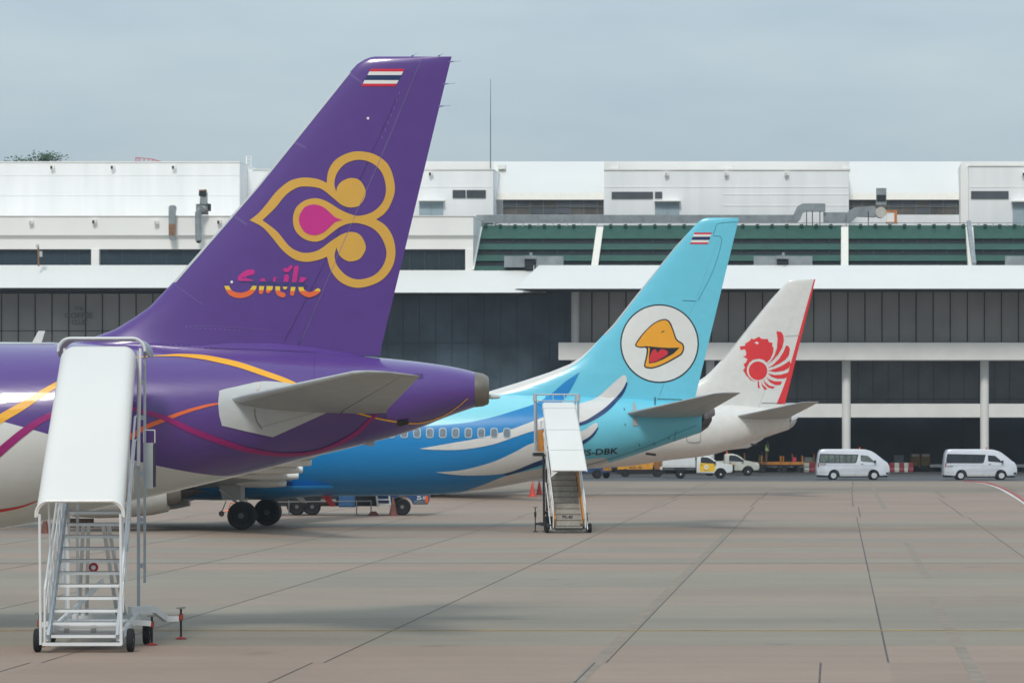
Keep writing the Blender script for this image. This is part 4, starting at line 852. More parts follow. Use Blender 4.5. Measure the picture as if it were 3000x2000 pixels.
# left wall ducts
d1 = part('wall_duct', M_duct, lambda b: b.prism([W(px, py, 302.3) for px, py in catmull([(494, 690), (494, 615), (496, 604), (505, 601), (514, 603), (516, 612)], 4)+[(514, 618), (513, 690), (515, 702), (497, 702)]], (0, .6, 0)))
mb = MB(); mb.blk(495, 513, 656, 690, 302.27, .02); mb.build('rust_patch', M_rust, d1, world=True)
d2 = part('wall_duct', M_duct, lambda b: b.tube([W(582, 705, 302.0), W(580.5, 640, 302.0), W(581, 622, 302.0), W(588, 611, 302.0), W(598, 611, 302.3)], .27, 16), smooth=True)
mb = MB(); mb.cyl(W(582, 705, 302.0), W(584, 712, 302.0), .27, .1, n=16); mb.build('duct_end', M_ductd, d2, smooth=True, world=True)
mb = MB(); mb.quadx([W(574, 629, 302.6), W(610, 629, 302.6), W(610, 595, 302.6), W(574, 598, 302.6)], (0, .3, 0)); mb.build('fan_box', M_metal, d2, world=True)
mb = MB(); mb.blk(609, 616, 597, 618, 302.5, .4); mb.build('fan_motor', M_ductd, d2, world=True)
mb = MB(); mb.prism([W(px, py, 302.4) for px, py in [(585, 598), (586, 575), (582, 573), (583, 556), (604, 555), (607, 566), (607, 598)]], (0, .5, 0)); mb.build('exhaust_hood', M_duct, d2, world=True)
mb = MB(); mb.prism([W(px, py, 302.36) for px, py in [(583, 573), (583.5, 560), (602, 559), (605, 571), (600, 577)]], (0, .02, 0)); mb.build('hood_opening', M_ductd, d2, world=True)
mb = MB(); mb.prism([W(px, py, 302.34) for px, py in [(583, 560), (583.5, 556), (604, 555), (604.5, 559)]], (0, .02, 0)); mb.build('rust_patch', M_rust, d2, world=True)
# CCTV pole
cp = part('camera_pole', M_rust, lambda b: b.cyl(W(113, 780, 300.5), W(112, 723, 300.5), .07, n=8))
mb = MB(); mb.blk(115.5, 123, 736, 752, 300.4, .2); mb.build('junction_box', M_lgrey, cp, world=True)
mb = MB(); mb.lathe(W(110, 722, 300.4), (0, 0, 1), [(-.12, .0), (-.08, .1), (0, .14), (.08, .14), (.2, .09), (.22, 0)], 12); mb.build('dome_camera', M_lgrey, cp, smooth=True, world=True)
# mast
ms = empty('antenna_mast', W(1437, 497, 318), 'thin tall grey antenna mast on the roof between the first two tail fins', 'antenna mast')
mb = MB(); p0 = W(1437, 498, 318); p1 = W(1437, 232, 318); mb.cyl(p0, p0.lerp(p1, .6), .05, .04, n=8); mb.cyl(p0.lerp(p1, .6), p1, .035, .02, n=8); mb.build('pole', mat('mast_grey', (110, 116, 120), .6, var=.1), ms, world=True)
mb = MB(); mb.box(p0.x-.2, p0.x+.2, p0.y-.2, p0.y+.2, p0.z-.1, p0.z+.05); mb.build('base_plate', M_duct, ms, world=True)

# ------------------------------------------------------------------ trees beyond the roof
M_leaf = mat('leaf_green', (70, 98, 72), .7, var=.25, scale=1.5); M_bark = mat('bark', (92, 80, 66), .9, var=.2)
def tree(px, wpx, ytop, Y, label, seed):
    rn = random.Random(seed); p = W(px, 474, Y); base = Vector((p.x, Y, 0)); ztop = W(px, ytop, Y).z; hw = wpx/2/F*Y
    t = empty('tree', base, label, 'tree', 'tree tops behind the roof')
    mb = MB(); mb.cyl(base, base+Vector((.3, 0, ztop*.62)), .55, .3, n=12); mb.build('trunk', M_bark, t, world=True)
    mb = MB(); lv = MB(); fork = base+Vector((.3, 0, ztop*.6))
    tips = [Vector((p.x+hw*rn.uniform(-1, 1), Y+hw*rn.uniform(-.8, .8), ztop-rn.uniform(.2, 2.6)*(1)-rn.choice([0, 0, 2.5]))) for _ in range(26)]
    for tp in tips:
        tp.z = min(tp.z, ztop-.35-1.6*abs((tp.x-p.x)/hw)**2.2); mid = fork.lerp(tp, .55)+Vector((0, 0, -.6)); mb.cyl(fork, mid, .12, .08, n=6); mb.cyl(mid, tp, .08, .02, n=5)
        for _ in range(80):
            c = tp+Vector((rn.gauss(0, .75), rn.gauss(0, .75), rn.gauss(0, .22))); s_ = rn.uniform(.09, .2); a_ = Vector((rn.uniform(-1, 1), rn.uniform(-1, 1), rn.uniform(-.5, .5))).normalized(); b_ = a_.orthogonal().normalized()
            lv.add([c-a_*s_, c+b_*s_*.6, c+a_*s_, c-b_*s_*.6], [(0, 1, 2, 3)])
    mb.build('limbs', M_bark, t, world=True); lv.build('crown', M_leaf, t, world=True)
tree(58, 125, 440, 345, 'wider leafy green tree top at the far left above the white roof', 3)
tree(145, 78, 449, 343, 'smaller rounded tree top just right of the wider one above the white roof', 9)

# ------------------------------------------------------------------ passenger stairs
M_sw = mat('stair_white', (226, 228, 228), .45, var=.04, scale=2); M_fg = mat('canopy_fibreglass', (228, 226, 221), .4, var=.015, scale=.8, coat=.1)
M_tread = mat('tread_aluminium', (170, 166, 156), .5, metal=.1, var=.12, scale=9, bump=.1); M_hood = mat('hood_grey', (182, 190, 196), .45, var=.04)
def arch(w_, r, drop, z, n=8, x0=0):
    h = w_/2; pts = [(x0-h, z-r-drop)]
    for i in range(n+1):
        q = math.pi-math.pi/2*i/n; pts.append((x0-h+r+r*math.cos(q), z-r+r*math.sin(q)))
    for i in range(n+1):
        q = math.pi/2-math.pi/2*i/n; pts.append((x0+h-r+r*math.cos(q), z-r+r*math.sin(q)))
    pts.append((x0+h, z-r-drop)); return pts
def shell(secs, th):    # secs: (y, [(x,z)...]) ; an open arch with thickness
    rings = []
    for y, a_ in secs:
        cx = sum(p[0] for p in a_)/len(a_); zt = max(p[1] for p in a_); k = 1-2*th/(a_[-1][0]-a_[0][0])
        inner = [(cx+(x-cx)*k, z-th*(1 if z > a_[0][1]+.01 else 0)) for x, z in a_[::-1]]
        rings.append([(x, y, z) for x, z in a_+inner])
    return MB().loft(rings)
s1 = empty('passenger_stairs', (-7.93, 67.8, 0), 'white mobile passenger stairs with rounded white canopy at the rear of the purple airliner', 'boarding stairs', rz=R(1.2))
shell([(-.05, arch(1.60, .22, .06, 2.80, x0=-.05)), (0, arch(1.62, .26, .1, 2.84, x0=-.05)), (1.5, arch(1.56, .26, .12, 4.08, x0=-.05)), (3.6, arch(1.46, .24, .14, 5.70, x0=-.05)), (3.95, arch(1.42, .24, .2, 5.74, x0=-.05))], .03).build('canopy', M_fg, s1, smooth=True)
cn1 = s1.children[0]
for yy in (.28, 1.02, 1.78, 2.6):
    t = yy/3.6; z = 2.84+(5.70-2.84)*t; w_ = 1.62-.16*t
    shell([(yy, arch(w_+.006, .26, .1, z+.004, x0=-.05)), (yy+.012, arch(w_+.006, .26, .1, z+.014, x0=-.05))], .008).build('canopy_seam', mat('seam_line_grey', (140, 143, 147), .6, var=.03), cn1, smooth=True)
mb = MB(); rim = [(x, -.05, z) for x, z in arch(1.63, .24, .06, 2.80, x0=-.05)]; mb.tube(rim, .022, 8); mb.build('canopy_rim', M_fg, cn1, smooth=True)
hd = shell([(4.0, arch(1.70, .24, .02, 5.90, x0=-.02)), (4.3, arch(1.80, .3, .06, 5.90, x0=0)), (4.75, arch(1.80, .3, .06, 5.88, x0=.04))], .03).build('hood', M_hood, s1, smooth=True)
mb = MB(); mb.tube([(x, 4.0, z) for x, z in arch(1.70, .24, .02, 5.90, x0=-.02)], .022, 8); mb.build('hood_rim', M_sw, hd, smooth=True)
for k in range(14):
    z = .33+.222*k; y = .08+.262*k; wl = -.60+.006*k; wr = .60-.006*k
    mb = MB(); mb.box(wl, wr, y, y+.25, z-.03, z); mb.box(wl, wr, y-.012, y+.02, z-.06, z-.028); mb.build('step', M_sw, s1)
    mb = MB(); mb.box(wl+.01, wr-.01, y-.008, y+.012, z+.001, z+.008); mb.build('nosing', M_line if False else M_black, s1.children[-1])
mb = MB(); mb.box(-.62, .62, 3.78, 4.9, 3.36, 3.42); mb.build('platform', M_sw, s1)
for sg in (-1, 1):
    mb = MB(); mb.bar((sg*.635, .02, .22), (sg*.60, 3.78, 3.36), .05, .30); mb.build('stringer', M_hood, s1)
    mb = MB(); x = sg*.70; mb.tube([(x, -.03, .16), (x, -.03, 1.16), (x-sg*.05, 3.85, 4.36), (x-sg*.05, 4.85, 4.4), (x-sg*.05, 4.85, 3.4)], .022, 8)
    mb.tube([(x, .02, .75), (x-sg*.05, 3.85, 3.9), (x-sg*.05, 4.8, 3.95)], .016, 6)
    for q in range(1, 6): y = q*.66; mb.cyl((x-sg*.01*q, y, .16+y*.83), (x-sg*.01*q, y, 1.16+y*.83), .016, n=6)
    mb.build('handrail', M_sw, s1, smooth=True)
    for a_, b_, r_ in (((sg*.745-.03, -.03, .15), (sg*.745-.05, -.03, 2.56), .026), ((sg*.66, .9, .9), (sg*.7-.04, .9, 3.2), .02), ((sg*.66, 2.3, 2.0), (sg*.66, 2.3, 4.4), .02), ((sg*.7, 4.0, 3.4), (sg*.74, 4.0, 5.7), .03)):
        mb = MB(); mb.cyl(a_, b_, r_, n=8); mb.build('canopy_post', M_sw, s1, smooth=True)
    mb = MB(); mb.box(sg*.70-.03, sg*.70+.03, 4.02, 4.09, .45, 5.65); mb.box(sg*.80-.025, sg*.80+.025, 4.3, 4.36, 1.1, 5.62)
    for z in (1.4, 2.3, 3.2, 4.3, 5.0): mb.box(min(sg*.70, sg*.80)+.02, max(sg*.7, sg*.8)-.02, 4.1, 4.25, z, z+.09)
    mb.build('lift_mast', M_hood, s1)
    mb = MB(); mb.bar((sg*.3, 3.9, .5), (sg*.14, 2.6, 2.3), .07, .05); mb.bar((sg*.45, 3.9, .5), (sg*.24, 2.6, 2.3), .07, .05); mb.build('rear_brace', M_sw, s1)
mb = MB(); mb.box(-.60, -.54, 3.0, 3.06, .4, 3.2); mb.box(-.42, -.37, 3.0, 3.06, .4, 3.2); mb.bar((-.7, .9, .3), (.1, 3.0, 1.2), .05, .09); mb.build('frame_post', M_sw, s1)
mb = MB(); mb.box(-.745, .72, -.055, -.005, .13, .19); mb.bar((-.68, 0, .3), (-.68, 4.3, .46), .08, .16); mb.bar((.68, 0, .3), (.68, 4.3, .46), .08, .16)
for y in (.75, 2.2, 4.2): mb.box(-.64, .64, y, y+.1, .32, .5)
mb.box(-.64, .64, .8, 2.1, .49, .51); mb.bar((.6, 3.2, .62), (1.02, 3.6, .62), .12, .14); mb.bar((1.02, 3.6, .62), (1.22, 4.2, .40), .09, .12); mb.bar((1.22, 4.2, .40), (1.48, 4.2, .40), .09, .1); mb.bar((.68, 2.1, .45), (1.08, 2.2, .42), .1, .1); mb.bar((-.68, 1.8, .45), (-.98, 1.8, .42), .1, .1)
ch1 = mb.build('chassis', M_sw, s1)
mb = MB()
for x in (-.42, .08): mb.box(x, x+.09, .72, .76, .24, .56)
mb.box(-.55, .62, .74, .78, .28, .32); mb.box(-.55, .62, .74, .78, .42, .46); mb.build('hose_tray', M_lgrey, s1)
for x, y in ((-.86, .25), (.86, .25), (.98, 2.5), (-.9, 3.2)): wheel(s1, (x, y, .22), .22, .13, (1, 0, 0), hub=M_sw, n=24)
def jack(root, x, y, zt, foot=mat('jack_foot_red', (150, 52, 52), .7, var=.1), sleeve=True):
    mb = MB(); mb.cyl((x, y, .02), (x, y, zt), .022, n=10); mb.cyl((x, y, zt*.62), (x, y, zt*.82), .045, n=10); j = mb.build('jack', M_black, root, smooth=True)
    mb = MB(); mb.lathe((x, y, .0), (0, 0, 1), [(.004, .11), (.02, .11), (.05, .03), (.06, .0)], 16); mb.build('jack_foot', foot, j, smooth=True)
    if sleeve: mb = MB(); mb.cyl((x, y-.005, zt*.63), (x, y-.005, zt*.81), .047, n=10); mb.build('jack_sleeve', mat('jack_orange', (168, 66, 46), .5, var=.1), j, smooth=True)
    mb = MB(); mb.bar((x-.09, y, zt+.01), (x+.09, y, zt+.03), .02, .02); mb.lathe((x, y, zt), (0, 0, 1), [(0, .09), (.015, .09)], 12); mb.build('jack_handle', M_metal, j)
jack(s1, 1.52, 4.2, .60); jack(s1, 1.10, 2.25, .55); jack(s1, -.99, 1.8, .62)
mb = MB(); mb.box(.80, .96, 4.35, 4.6, 2.95, 3.85); mb.build('control_box', M_lgrey, s1); mb = MB(); mb.box(.97, 1.0, 4.36, 4.6, 2.98, 3.82); mb.build('box_door', mat('box_side', (66, 66, 84), .6), s1.children[-1])
mb = MB(); mb.tube([(.78, 4.3, 3.85), (.78, 4.3, 4.1), (1.0, 4.3, 4.1), (1.0, 4.3, 3.85)], .012, 6); mb.build('box_rail', M_sw, s1.children[-1])
mb = MB(); mb.lathe((.02, 1.9, 1.5), (0, 1, 0), [(0, .02), (0, .09), (.03, .09), (.03, .02)], 20); mb.build('hose_reel', M_kr, s1, smooth=True)
mb = MB(); mb.lathe((.02, 1.88, 1.5), (0, 1, 0), [(0, .001), (0, .045), (.018, .045), (.018, .001)], 20); mb.build('reel_hub', M_sw, s1.children[-1])

# the second stairs by the cyan airliner
s2 = empty('passenger_stairs', (2.20, 141.0, 0), 'narrow mobile passenger stairs with flat white canopy and orange side panels beside the cyan airliner', 'boarding stairs', rz=R(5.0))
M_os = mat('stair_orange', (206, 136, 52), .5, var=.15, scale=3)
shell([(.0, arch(1.40, .05, .02, 2.42)), (.3, arch(1.40, .08, .05, 2.66)), (3.9, arch(1.33, .10, .08, 5.0)), (4.25, arch(1.28, .12, .2, 5.04))], .03).build('canopy', M_fg, s2, smooth=True)
cn2 = s2.children[0]
for yy in (1.1, 2.3, 3.6):
    t = (yy-.3)/3.6; z = 2.66+(5.0-2.66)*t
    shell([(yy, arch(1.40-.07*t+.006, .1, .06, z+.004)), (yy+.012, arch(1.4-.07*t+.006, .1, .06, z+.012))], .008).build('canopy_seam', MATS['seam_line_grey'], cn2, smooth=True)
mb = MB(); mb.prism([(-.7, -.02, 2.38), (-.45, -.02, 2.34), (-.56, -.02, 2.26), (-.70, -.02, 2.14)], (0, .03, 0)); mb.build('canopy_skirt', M_fg, cn2)
for k in range(14):
    z = .30+.215*k; y = .1+.27*k; mb = MB(); mb.box(-.52, .52, y, y+.29, z-.03, z); mb.box(-.52, .52, y-.01, y+.01, z-.215, z-.031); st_ = mb.build('step', M_tread, s2); mb = MB(); mb.box(-.515, .515, y-.02, y-.011, z-.035, z-.005); mb.build('nosing', mat('worn_nosing', (112, 108, 100), .6), st_)
for sg in (-1, 1):
    mb = MB(); mb.bar((sg*.56, .0, .42), (sg*.56, 3.9, 3.5), .05, .34); mb.build('side_panel', M_os, s2)
    mb = MB(); x = sg*.62; mb.tube([(x, -.05, .2), (x, -.05, 1.1), (x, 3.9, 4.3), (x, 4.9, 4.3), (x, 4.9, 3.3)], .022, 7); mb.tube([(x, 0, .7), (x, 3.9, 3.85)], .018, 6); mb.tube([(x+sg*.09, -.02, .15), (x+sg*.09, 2.0, 1.9)], .02, 6)
    for q in range(1, 6): y = q*.7; mb.cyl((x, y, .2+y*.8), (x, y, 1.15+y*.8), .016, n=6)
    mb.build('handrail', M_sw, s2, smooth=True)
    mb = MB(); mb.cyl((sg*.86-.06, 4.3, 3.1 if sg < 0 else 4.2), (sg*.86-.06, 4.3, 5.32), .045, n=8); mb.cyl((sg*.74-.06, 4.6, 3.1 if sg < 0 else 4.2), (sg*.78-.06, 4.6, 5.32), .03, n=8); mb.cyl((sg*.86-.06, 4.3, 5.08), (sg*.86-.06, 4.3, 5.38), .085, n=10); mb.build('hood_post', M_hood, s2, smooth=True)
    wheel(s2, (sg*.83, .35, .19 if True else 0), .19, .13, (1, 0, 0), hub=M_sw, n=24); wheel(s2, (sg*.6, 3.2, .19), .19, .12, (1, 0, 0), hub=M_sw, n=20)
mb = MB(); mb.cyl((-.95, 4.3, 5.36), (.8, 4.3, 5.36), .03, n=8); mb.cyl((-.92, 4.3, 5.1), (.8, 4.3, 5.1), .025, n=8); mb.cyl((-.2, 4.3, 5.1), (-.2, 4.3, 5.36), .02, n=6); mb.cyl((.25, 4.3, 5.1), (.25, 4.3, 5.36), .02, n=6); mb.build('hood_frame', M_hood, s2, smooth=True)
mb = MB(); mb.box(-.6, .6, 3.95, 4.95, 3.22, 3.3); mb.box(-1.0, -.5, 3.9, 4.5, 2.92, 3.06); mb.build('platform', M_dmetal, s2)
mb = MB(); mb.box(-.80, -.5, 4.1, 4.4, 3.1, 3.95); mb.build('platform_gate', M_os, s2)
mb = MB(); mb.cyl((-.72, 2.6, .35), (-.72, 2.9, 3.0), .045, n=8); mb.cyl((-.60, 2.6, .35), (-.60, 2.9, 3.0), .045, n=8); mb.cyl((-.68, 2.6, .7), (-.64, 1.5, 1.0), .04, n=8); mb.cyl((.6, 2.6, .35), (.6, 2.9, 2.8), .045, n=8); mb.build('lift_strut', M_black, s2, smooth=True)
mb = MB(); mb.box(-.85, .85, .3, .42, .16, .24); mb.box(-.85, -.55, .1, 3.4, .22, .34); mb.box(.45, .6, .1, 3.4, .22, .34); mb.box(-.85, -.4, 1.2, 1.3, .34, .62); mb.bar((-.85, 1.6, .32), (-1.15, 1.6, .32), .08, .08); mb.box(-.55, .55, .02, .08, .14, .2); mb.build('chassis', M_dmetal, s2)
for x, y, z in ((-1.16, 1.6, .95), (-.75, 1.1, .8), (.78, .9, .72)): jack(s2, x, y, z, M_dmetal, False)
text_on('stair_number', 'PS-40', (-.20, .616, .545), (.40, 0, 0), (0, 0, .12), M_ink, s2, world=False)
mb = MB(); mb.box(-.5, .5, .089-.0, .095, .31, .505) if False else None

# ------------------------------------------------------------------ vehicles
M_silver = mat('silver_paint', (218, 222, 230), .3, metal=.05, coat=.5, var=.03); M_truckw = mat('truck_white', (226, 228, 226), .35, coat=.3, var=.03); M_oldw = mat('pickup_ivory', (196, 196, 184), .4, coat=.2, var=.05)
M_glass = mat('vehicle_glass', (44, 50, 56), .12, var=.15, spec=.5); M_vglass = mat('van_glass', (104, 116, 110), .15, var=.3, scale=4); M_rim = mat('alloy', (216, 218, 220), .4, metal=.1, var=.05); M_plastic = mat('dark_plastic', (36, 42, 50), .6, var=.1)
M_amber = mat('amber_lens', (232, 92, 30), .3, var=.05); M_redl = mat('red_lens', (150, 24, 40), .3, var=.05); M_clear = mat('lamp_lens', (220, 222, 216), .15, var=.1)
def body(profile, hw, round_, tuck, belt):
    # profile (x,z) closed; side walls lean in above the belt
    def yy(z, k): return hw*(1-tuck*max(0, z-belt))-k
    cx = sum(p[0] for p in profile)/len(profile); cz = sum(p[1] for p in profile)/len(profile); rings = []
    for sg, k, sc_ in ((-1, 0, round_), (-1, round_*.35, round_*.3), (-1, round_, 0), (1, round_, 0), (1, round_*.35, round_*.3), (1, 0, round_)):
        rings.append([(x-(x-cx)/max(abs(x-cx), .5)*sc_*min(1, abs(x-cx)), sg*yy(z, k), z-(z-cz)/max(abs(z-cz), .3)*sc_*min(1, abs(z-cz)*1.5)) for x, z in profile])
    return MB().loft(rings)
def sidequad(mb, pts, hw, tuck, belt, off=.006, side=-1):
    n = len(pts); mb.add([(x, side*(hw*(1-tuck*max(0, z-belt))+off), z) for x, z in pts], [tuple(range(n))])
def panel(root, name, m, pts, hw, tuck, belt, off=.006, both=True):
    if both: mb = MB(); sidequad(mb, pts, hw, tuck, belt, off, 1); mb.build(name, m, root)
    mb = MB(); sidequad(mb, pts, hw, tuck, belt, off); return mb.build(name, m, root)
def arcpts(cx, cz, r, a0, a1, n=10): return [(cx+r*math.cos(R(a0+(a1-a0)*i/n)), cz+r*math.sin(R(a0+(a1-a0)*i/n))) for i in range(n+1)]
def roadwheel(root, x, z, r, y, star=True):
    t = wheel(root, (x, y, r), r, .2, hub=M_plastic if star else M_rim, n=28)
    if star:
        mb = MB()
        for k in range(5):
            q = 2*math.pi*k/5+.3; d = Vector((math.cos(q), 0, math.sin(q))); c = Vector((x, y-.085, r)); mb.bar(c+d*.02, c+d*r*.56, .055, .03, up=(0, 1, 0)) if False else mb.hexa([c+d*.02+Vector((-d.z, 0, d.x))*.04, c+d*.02-Vector((-d.z, 0, d.x))*.04, c+d*r*.57-Vector((-d.z, 0, d.x))*.05, c+d*r*.57+Vector((-d.z, 0, d.x))*.05], [p+Vector((0, .02, 0)) for p in [c+d*.02+Vector((-d.z, 0, d.x))*.04, c+d*.02-Vector((-d.z, 0, d.x))*.04, c+d*r*.57-Vector((-d.z, 0, d.x))*.05, c+d*r*.57+Vector((-d.z, 0, d.x))*.05]])
        mb.lathe((x, y-.07, r), (0, 1, 0), [(-.012, r*.56), (-.012, r*.63), (.02, r*.63), (.02, r*.56)], 24); mb.build('spokes', M_rim, t)
    return t
def van(X, Y, label, dark, reg):
    L_ = 5.38; hw = .94; v = empty('passenger_van', (X, Y, 0), label, 'van', 'silver passenger vans on the service road')
    rw, fw, wr = 1.22, 4.22, .335    # wheel centres from the rear
    prof = [(.02, .36)]+[(rw-.47, .30)]+arcpts(rw, .34, .44, 180, 0)[1:-1]+[(rw+.47, .27), (fw-.47, .27)]+arcpts(fw, .34, .44, 180, 0)[1:-1]+[(fw+.47, .30), (5.18, .32), (5.34, .42), (5.38, .72), (5.34, 1.02), (5.20, 1.28), (4.98, 1.42), (4.62, 1.72), (4.22, 2.02), (3.95, 2.15), (3.6, 2.25), (3.0, 2.28), (.55, 2.28), (.28, 2.22), (.16, 2.0), (.06, 1.3), (.0, .9)]
    tk, bl = .10, 1.15
    b = body(prof, hw, .07, tk, bl).build('body', M_silver, v, smooth=True, sharp=38)
    panel(v, 'window', M_vglass if not dark else M_glass, [(.22, 1.32), (2.75, 1.30), (2.85, 1.38), (2.98, 1.82), (.28, 1.88), (.2, 1.5)], hw, tk, bl)
    for ch in [v.children[-1]]:
        mb = MB(); sidequad(mb, [(.14, 1.27), (2.8, 1.25), (2.92, 1.33), (3.06, 1.88), (.22, 1.94), (.13, 1.5)], hw, tk, bl, .003); mb.build('frame', M_plastic, ch)
        for x in ((.82, 1.32, 1.66, 2.16, 2.52) if not dark else (1.9, 2.4)): mb = MB(); sidequad(mb, [(x-.03, 1.3), (x+.03, 1.3), (x+.03, 1.86), (x-.03, 1.86)], hw, tk, bl, .009); mb.build('frame_bar', M_plastic, ch)
    panel(v, 'door_window', M_vglass if not dark else M_glass, [(3.22, 1.42), (3.32, 1.38), (4.25, 1.30), (4.10, 1.50), (3.75, 1.80), (3.22, 1.84)], hw, tk, bl)
    mb = MB(); mb.hexa([(5.22, -.78, 1.30), (5.22, .78, 1.30), (4.02, .66, 2.11), (4.02, -.66, 2.11)], [(5.28, -.8, 1.30), (5.28, .8, 1.30), (4.09, .68, 2.14), (4.09, -.68, 2.14)]) if False else mb.add([(5.09, -.80, 1.36), (5.09, .80, 1.36), (4.66, .78, 1.712), (4.3, .74, 1.985), (4.06, .70, 2.12), (4.06, -.70, 2.12), (4.3, -.74, 1.985), (4.66, -.78, 1.712)], [(0, 1, 2, 7), (7, 2, 3, 6), (6, 3, 4, 5)])
    for i in range(len(mb.v)): x, y, z = mb.v[i]; mb.v[i] = (x+.02, y, z+.02)
    mb.build('windscreen', M_glass, v)
    panel(v, 'headlight', M_clear, [(5.05, .80), (5.27, .82), (5.28, 1.0), (5.05, 1.08)], hw, tk, bl, .006); panel(v, 'tail_light', M_redl, [(.05, .95), (.14, .95), (.14, 1.28), (.07, 1.28)], hw, tk, bl, .006)
    mb = MB(); mb.box(4.98, 5.12, -hw-.16, -hw+.03, 1.28, 1.46); mb.box(4.98, 5.12, hw-.03, hw+.16, 1.28, 1.46)
    for i in range(len(mb.v)): x, y, z = mb.v[i]; mb.v[i] = (x-.78, y, z)
    mb.build('mirror', M_plastic, v, bevel=.02)
    panel(v, 'door_handle', M_plastic, [(3.26, 1.16), (3.42, 1.16), (3.42, 1.20), (3.26, 1.20)], hw, tk, bl, .02)
    panel(v, 'door_seam', M_seam, [(.2, 1.085), (4.5, 1.06), (4.5, 1.075), (.2, 1.10)], hw, tk, bl, .004)
    panel(v, 'reflector_strip', mat('chevron_strip', (214, 196, 150), .5, var=.5, scale=14), [(.06, .55), (.72, .56), (.72, .60), (.06, .59)], hw, tk, bl, .004); panel(v, 'reflector_strip', MATS['chevron_strip'], [(1.75, .37), (3.7, .37), (3.7, .41), (1.75, .41)], hw, tk, bl, .004)
    panel(v, 'front_grille', M_plastic, [(5.1, .42), (5.3, .44), (5.31, .58), (5.1, .56)], hw, tk, bl, .006)
    mb = MB(); mb.box(.1, 5.2, -.8, .8, .2, .42); mb.build('underbody', M_plastic, v)
    for x in (rw, fw):
        for sg in (-1, 1): roadwheel(v, x, 0, wr, sg*.84)
    mb = MB(); mb.cyl((3.25, .2, 2.27), (3.25, .2, 2.33), .06, n=12); mb.cyl((3.25, .2, 2.33), (3.25, .2, 2.43), .05, .04, n=12); mb.build('beacon', M_amber, v, smooth=True)
    text_on('side_number', reg, (.2, -hw-.008, 1.12 if not dark else .98), (.46, 0, 0), (0, 0, .09), M_ink, v, world=False)
    return v
sv = 39.5; van((2391-1500)/sv, 272.2-.0, 'silver passenger van with pale side windows, left of the two vans before the dark bay', False, 'SAA-4000')
van((2762-1500)/39.6, 271.4, 'silver passenger van with dark tinted side windows, at the right edge before the dark bay', True, 'SAA-4567')
def pickup(X, Y, label, white, boxed):
    hw = .88; v = empty('pickup_truck', (X, Y, 0), label, 'pickup truck'); rw, fw, wr = 1.35, 4.38, .335
    x0 = 2.55 if boxed else 2.5
    prof = [(x0, .42), (fw-.5, .40)]+arcpts(fw, .36, .46, 178, 0)[1:-1]+[(fw+.48, .42), (5.2, .45), (5.28, .62), (5.26, .92), (5.15, 1.05), (4.6, 1.15), (4.12, 1.24), (3.78, 1.52), (3.5, 1.68), (3.2, 1.76), (2.72, 1.76), (x0+.04, 1.68), (x0, 1.1)]
    tk, bl = .13, 1.12; M_ = white
    body(prof, hw, .06, tk, bl).build('cab', M_, v, smooth=True, sharp=38)
    panel(v, 'door_window', M_glass, [(2.86, 1.20), (3.98, 1.14), (3.86, 1.32), (3.62, 1.50), (3.36, 1.62), (2.92, 1.64), (2.86, 1.55)], hw, tk, bl)
    if boxed:
        panel(v, 'door_panel', mat('panel_yellow', (244, 196, 40), .45, var=.03), [(2.78, .54), (3.92, .54), (3.98, 1.13), (2.80, 1.19)], hw, tk, bl, .004)
        mb = MB(); mb.add([(3.3+.17*math.cos(q), -hw-.008, .88+.17*math.sin(q)) for q in [2*math.pi*i/20 for i in range(20)]], [tuple(range(20))]); d_ = mb.build('door_badge', M_fw, v)
        mb = MB(); mb.add([(3.22, -hw-.012, .9), (3.3, -hw-.012, .97), (3.4, -hw-.012, .88), (3.3, -hw-.012, .8), (3.29, -hw-.012, .87)], [(0, 1, 2, 3, 4)]); mb.build('badge_beak', M_beak, d_)
        text_on('door_lettering', 'NOK AIR', (3.12, -hw-.01, .59), (.37, 0, 0), (0, 0, .07), M_ink, v, world=False)
    else:
        mb = MB(); mb.add([(3.15+.19*math.cos(q), -hw-.006, .9+.19*math.sin(q)) for q in [2*math.pi*i/20 for i in range(20)]], [tuple(range(20))]); d_ = mb.build('door_badge', mat('badge_grey', (120, 120, 112), .5), v)
        mb = MB(); mb.add([(3.15+.17*math.cos(q), -hw-.009, .9+.17*math.sin(q)) for q in [2*math.pi*i/20 for i in range(20)]], [tuple(range(20))]); mb.build('badge_disc', M_oldw, d_)
        mb = MB(); mb.add([(3.06, -hw-.012, .92), (3.16, -hw-.012, .99), (3.26, -hw-.012, .92), (3.15, -hw-.012, .84)], [(0, 1, 2, 3)]); mb.build('badge_beak', M_beak, d_)
    mb = MB(); mb.add([(4.16, -.78, 1.23), (4.16, .78, 1.23), (3.56, .7, 1.67), (3.56, -.7, 1.67)], [(0, 1, 2, 3)])
    for i in range(4): x, y, z = mb.v[i]; mb.v[i] = (x+.02, y, z+.03)
    mb.build('windscreen', M_glass, v)
    panel(v, 'door_handle', M_plastic, [(2.86, 1.03), (3.02, 1.03), (3.02, 1.07), (2.86, 1.07)], hw, tk, bl, .02)
    panel(v, 'headlight', M_clear, [(4.9, .90), (5.2, .88), (5.18, .98), (4.95, 1.04)], hw, tk, bl, .006)
    mb = MB(); mb.box(4.86, 5.34, -.8, .8, .36, .80); mb.build('front_bumper', M_plastic, v, bevel=.06)
    mb = MB(); mb.tube([(5.40, -.5, .4), (5.40, -.5, 1.02), (5.40, .5, 1.02), (5.40, .5, .4)], .035, 8); mb.build('bull_bar', M_black, v, smooth=True)
    mb = MB(); mb.box(3.86, 4.0, -hw-.17, -hw-.01, 1.14, 1.3); mb.box(3.86, 4.0, hw+.01, hw+.17, 1.14, 1.3); mb.build('mirror', M_plastic, v, bevel=.02)
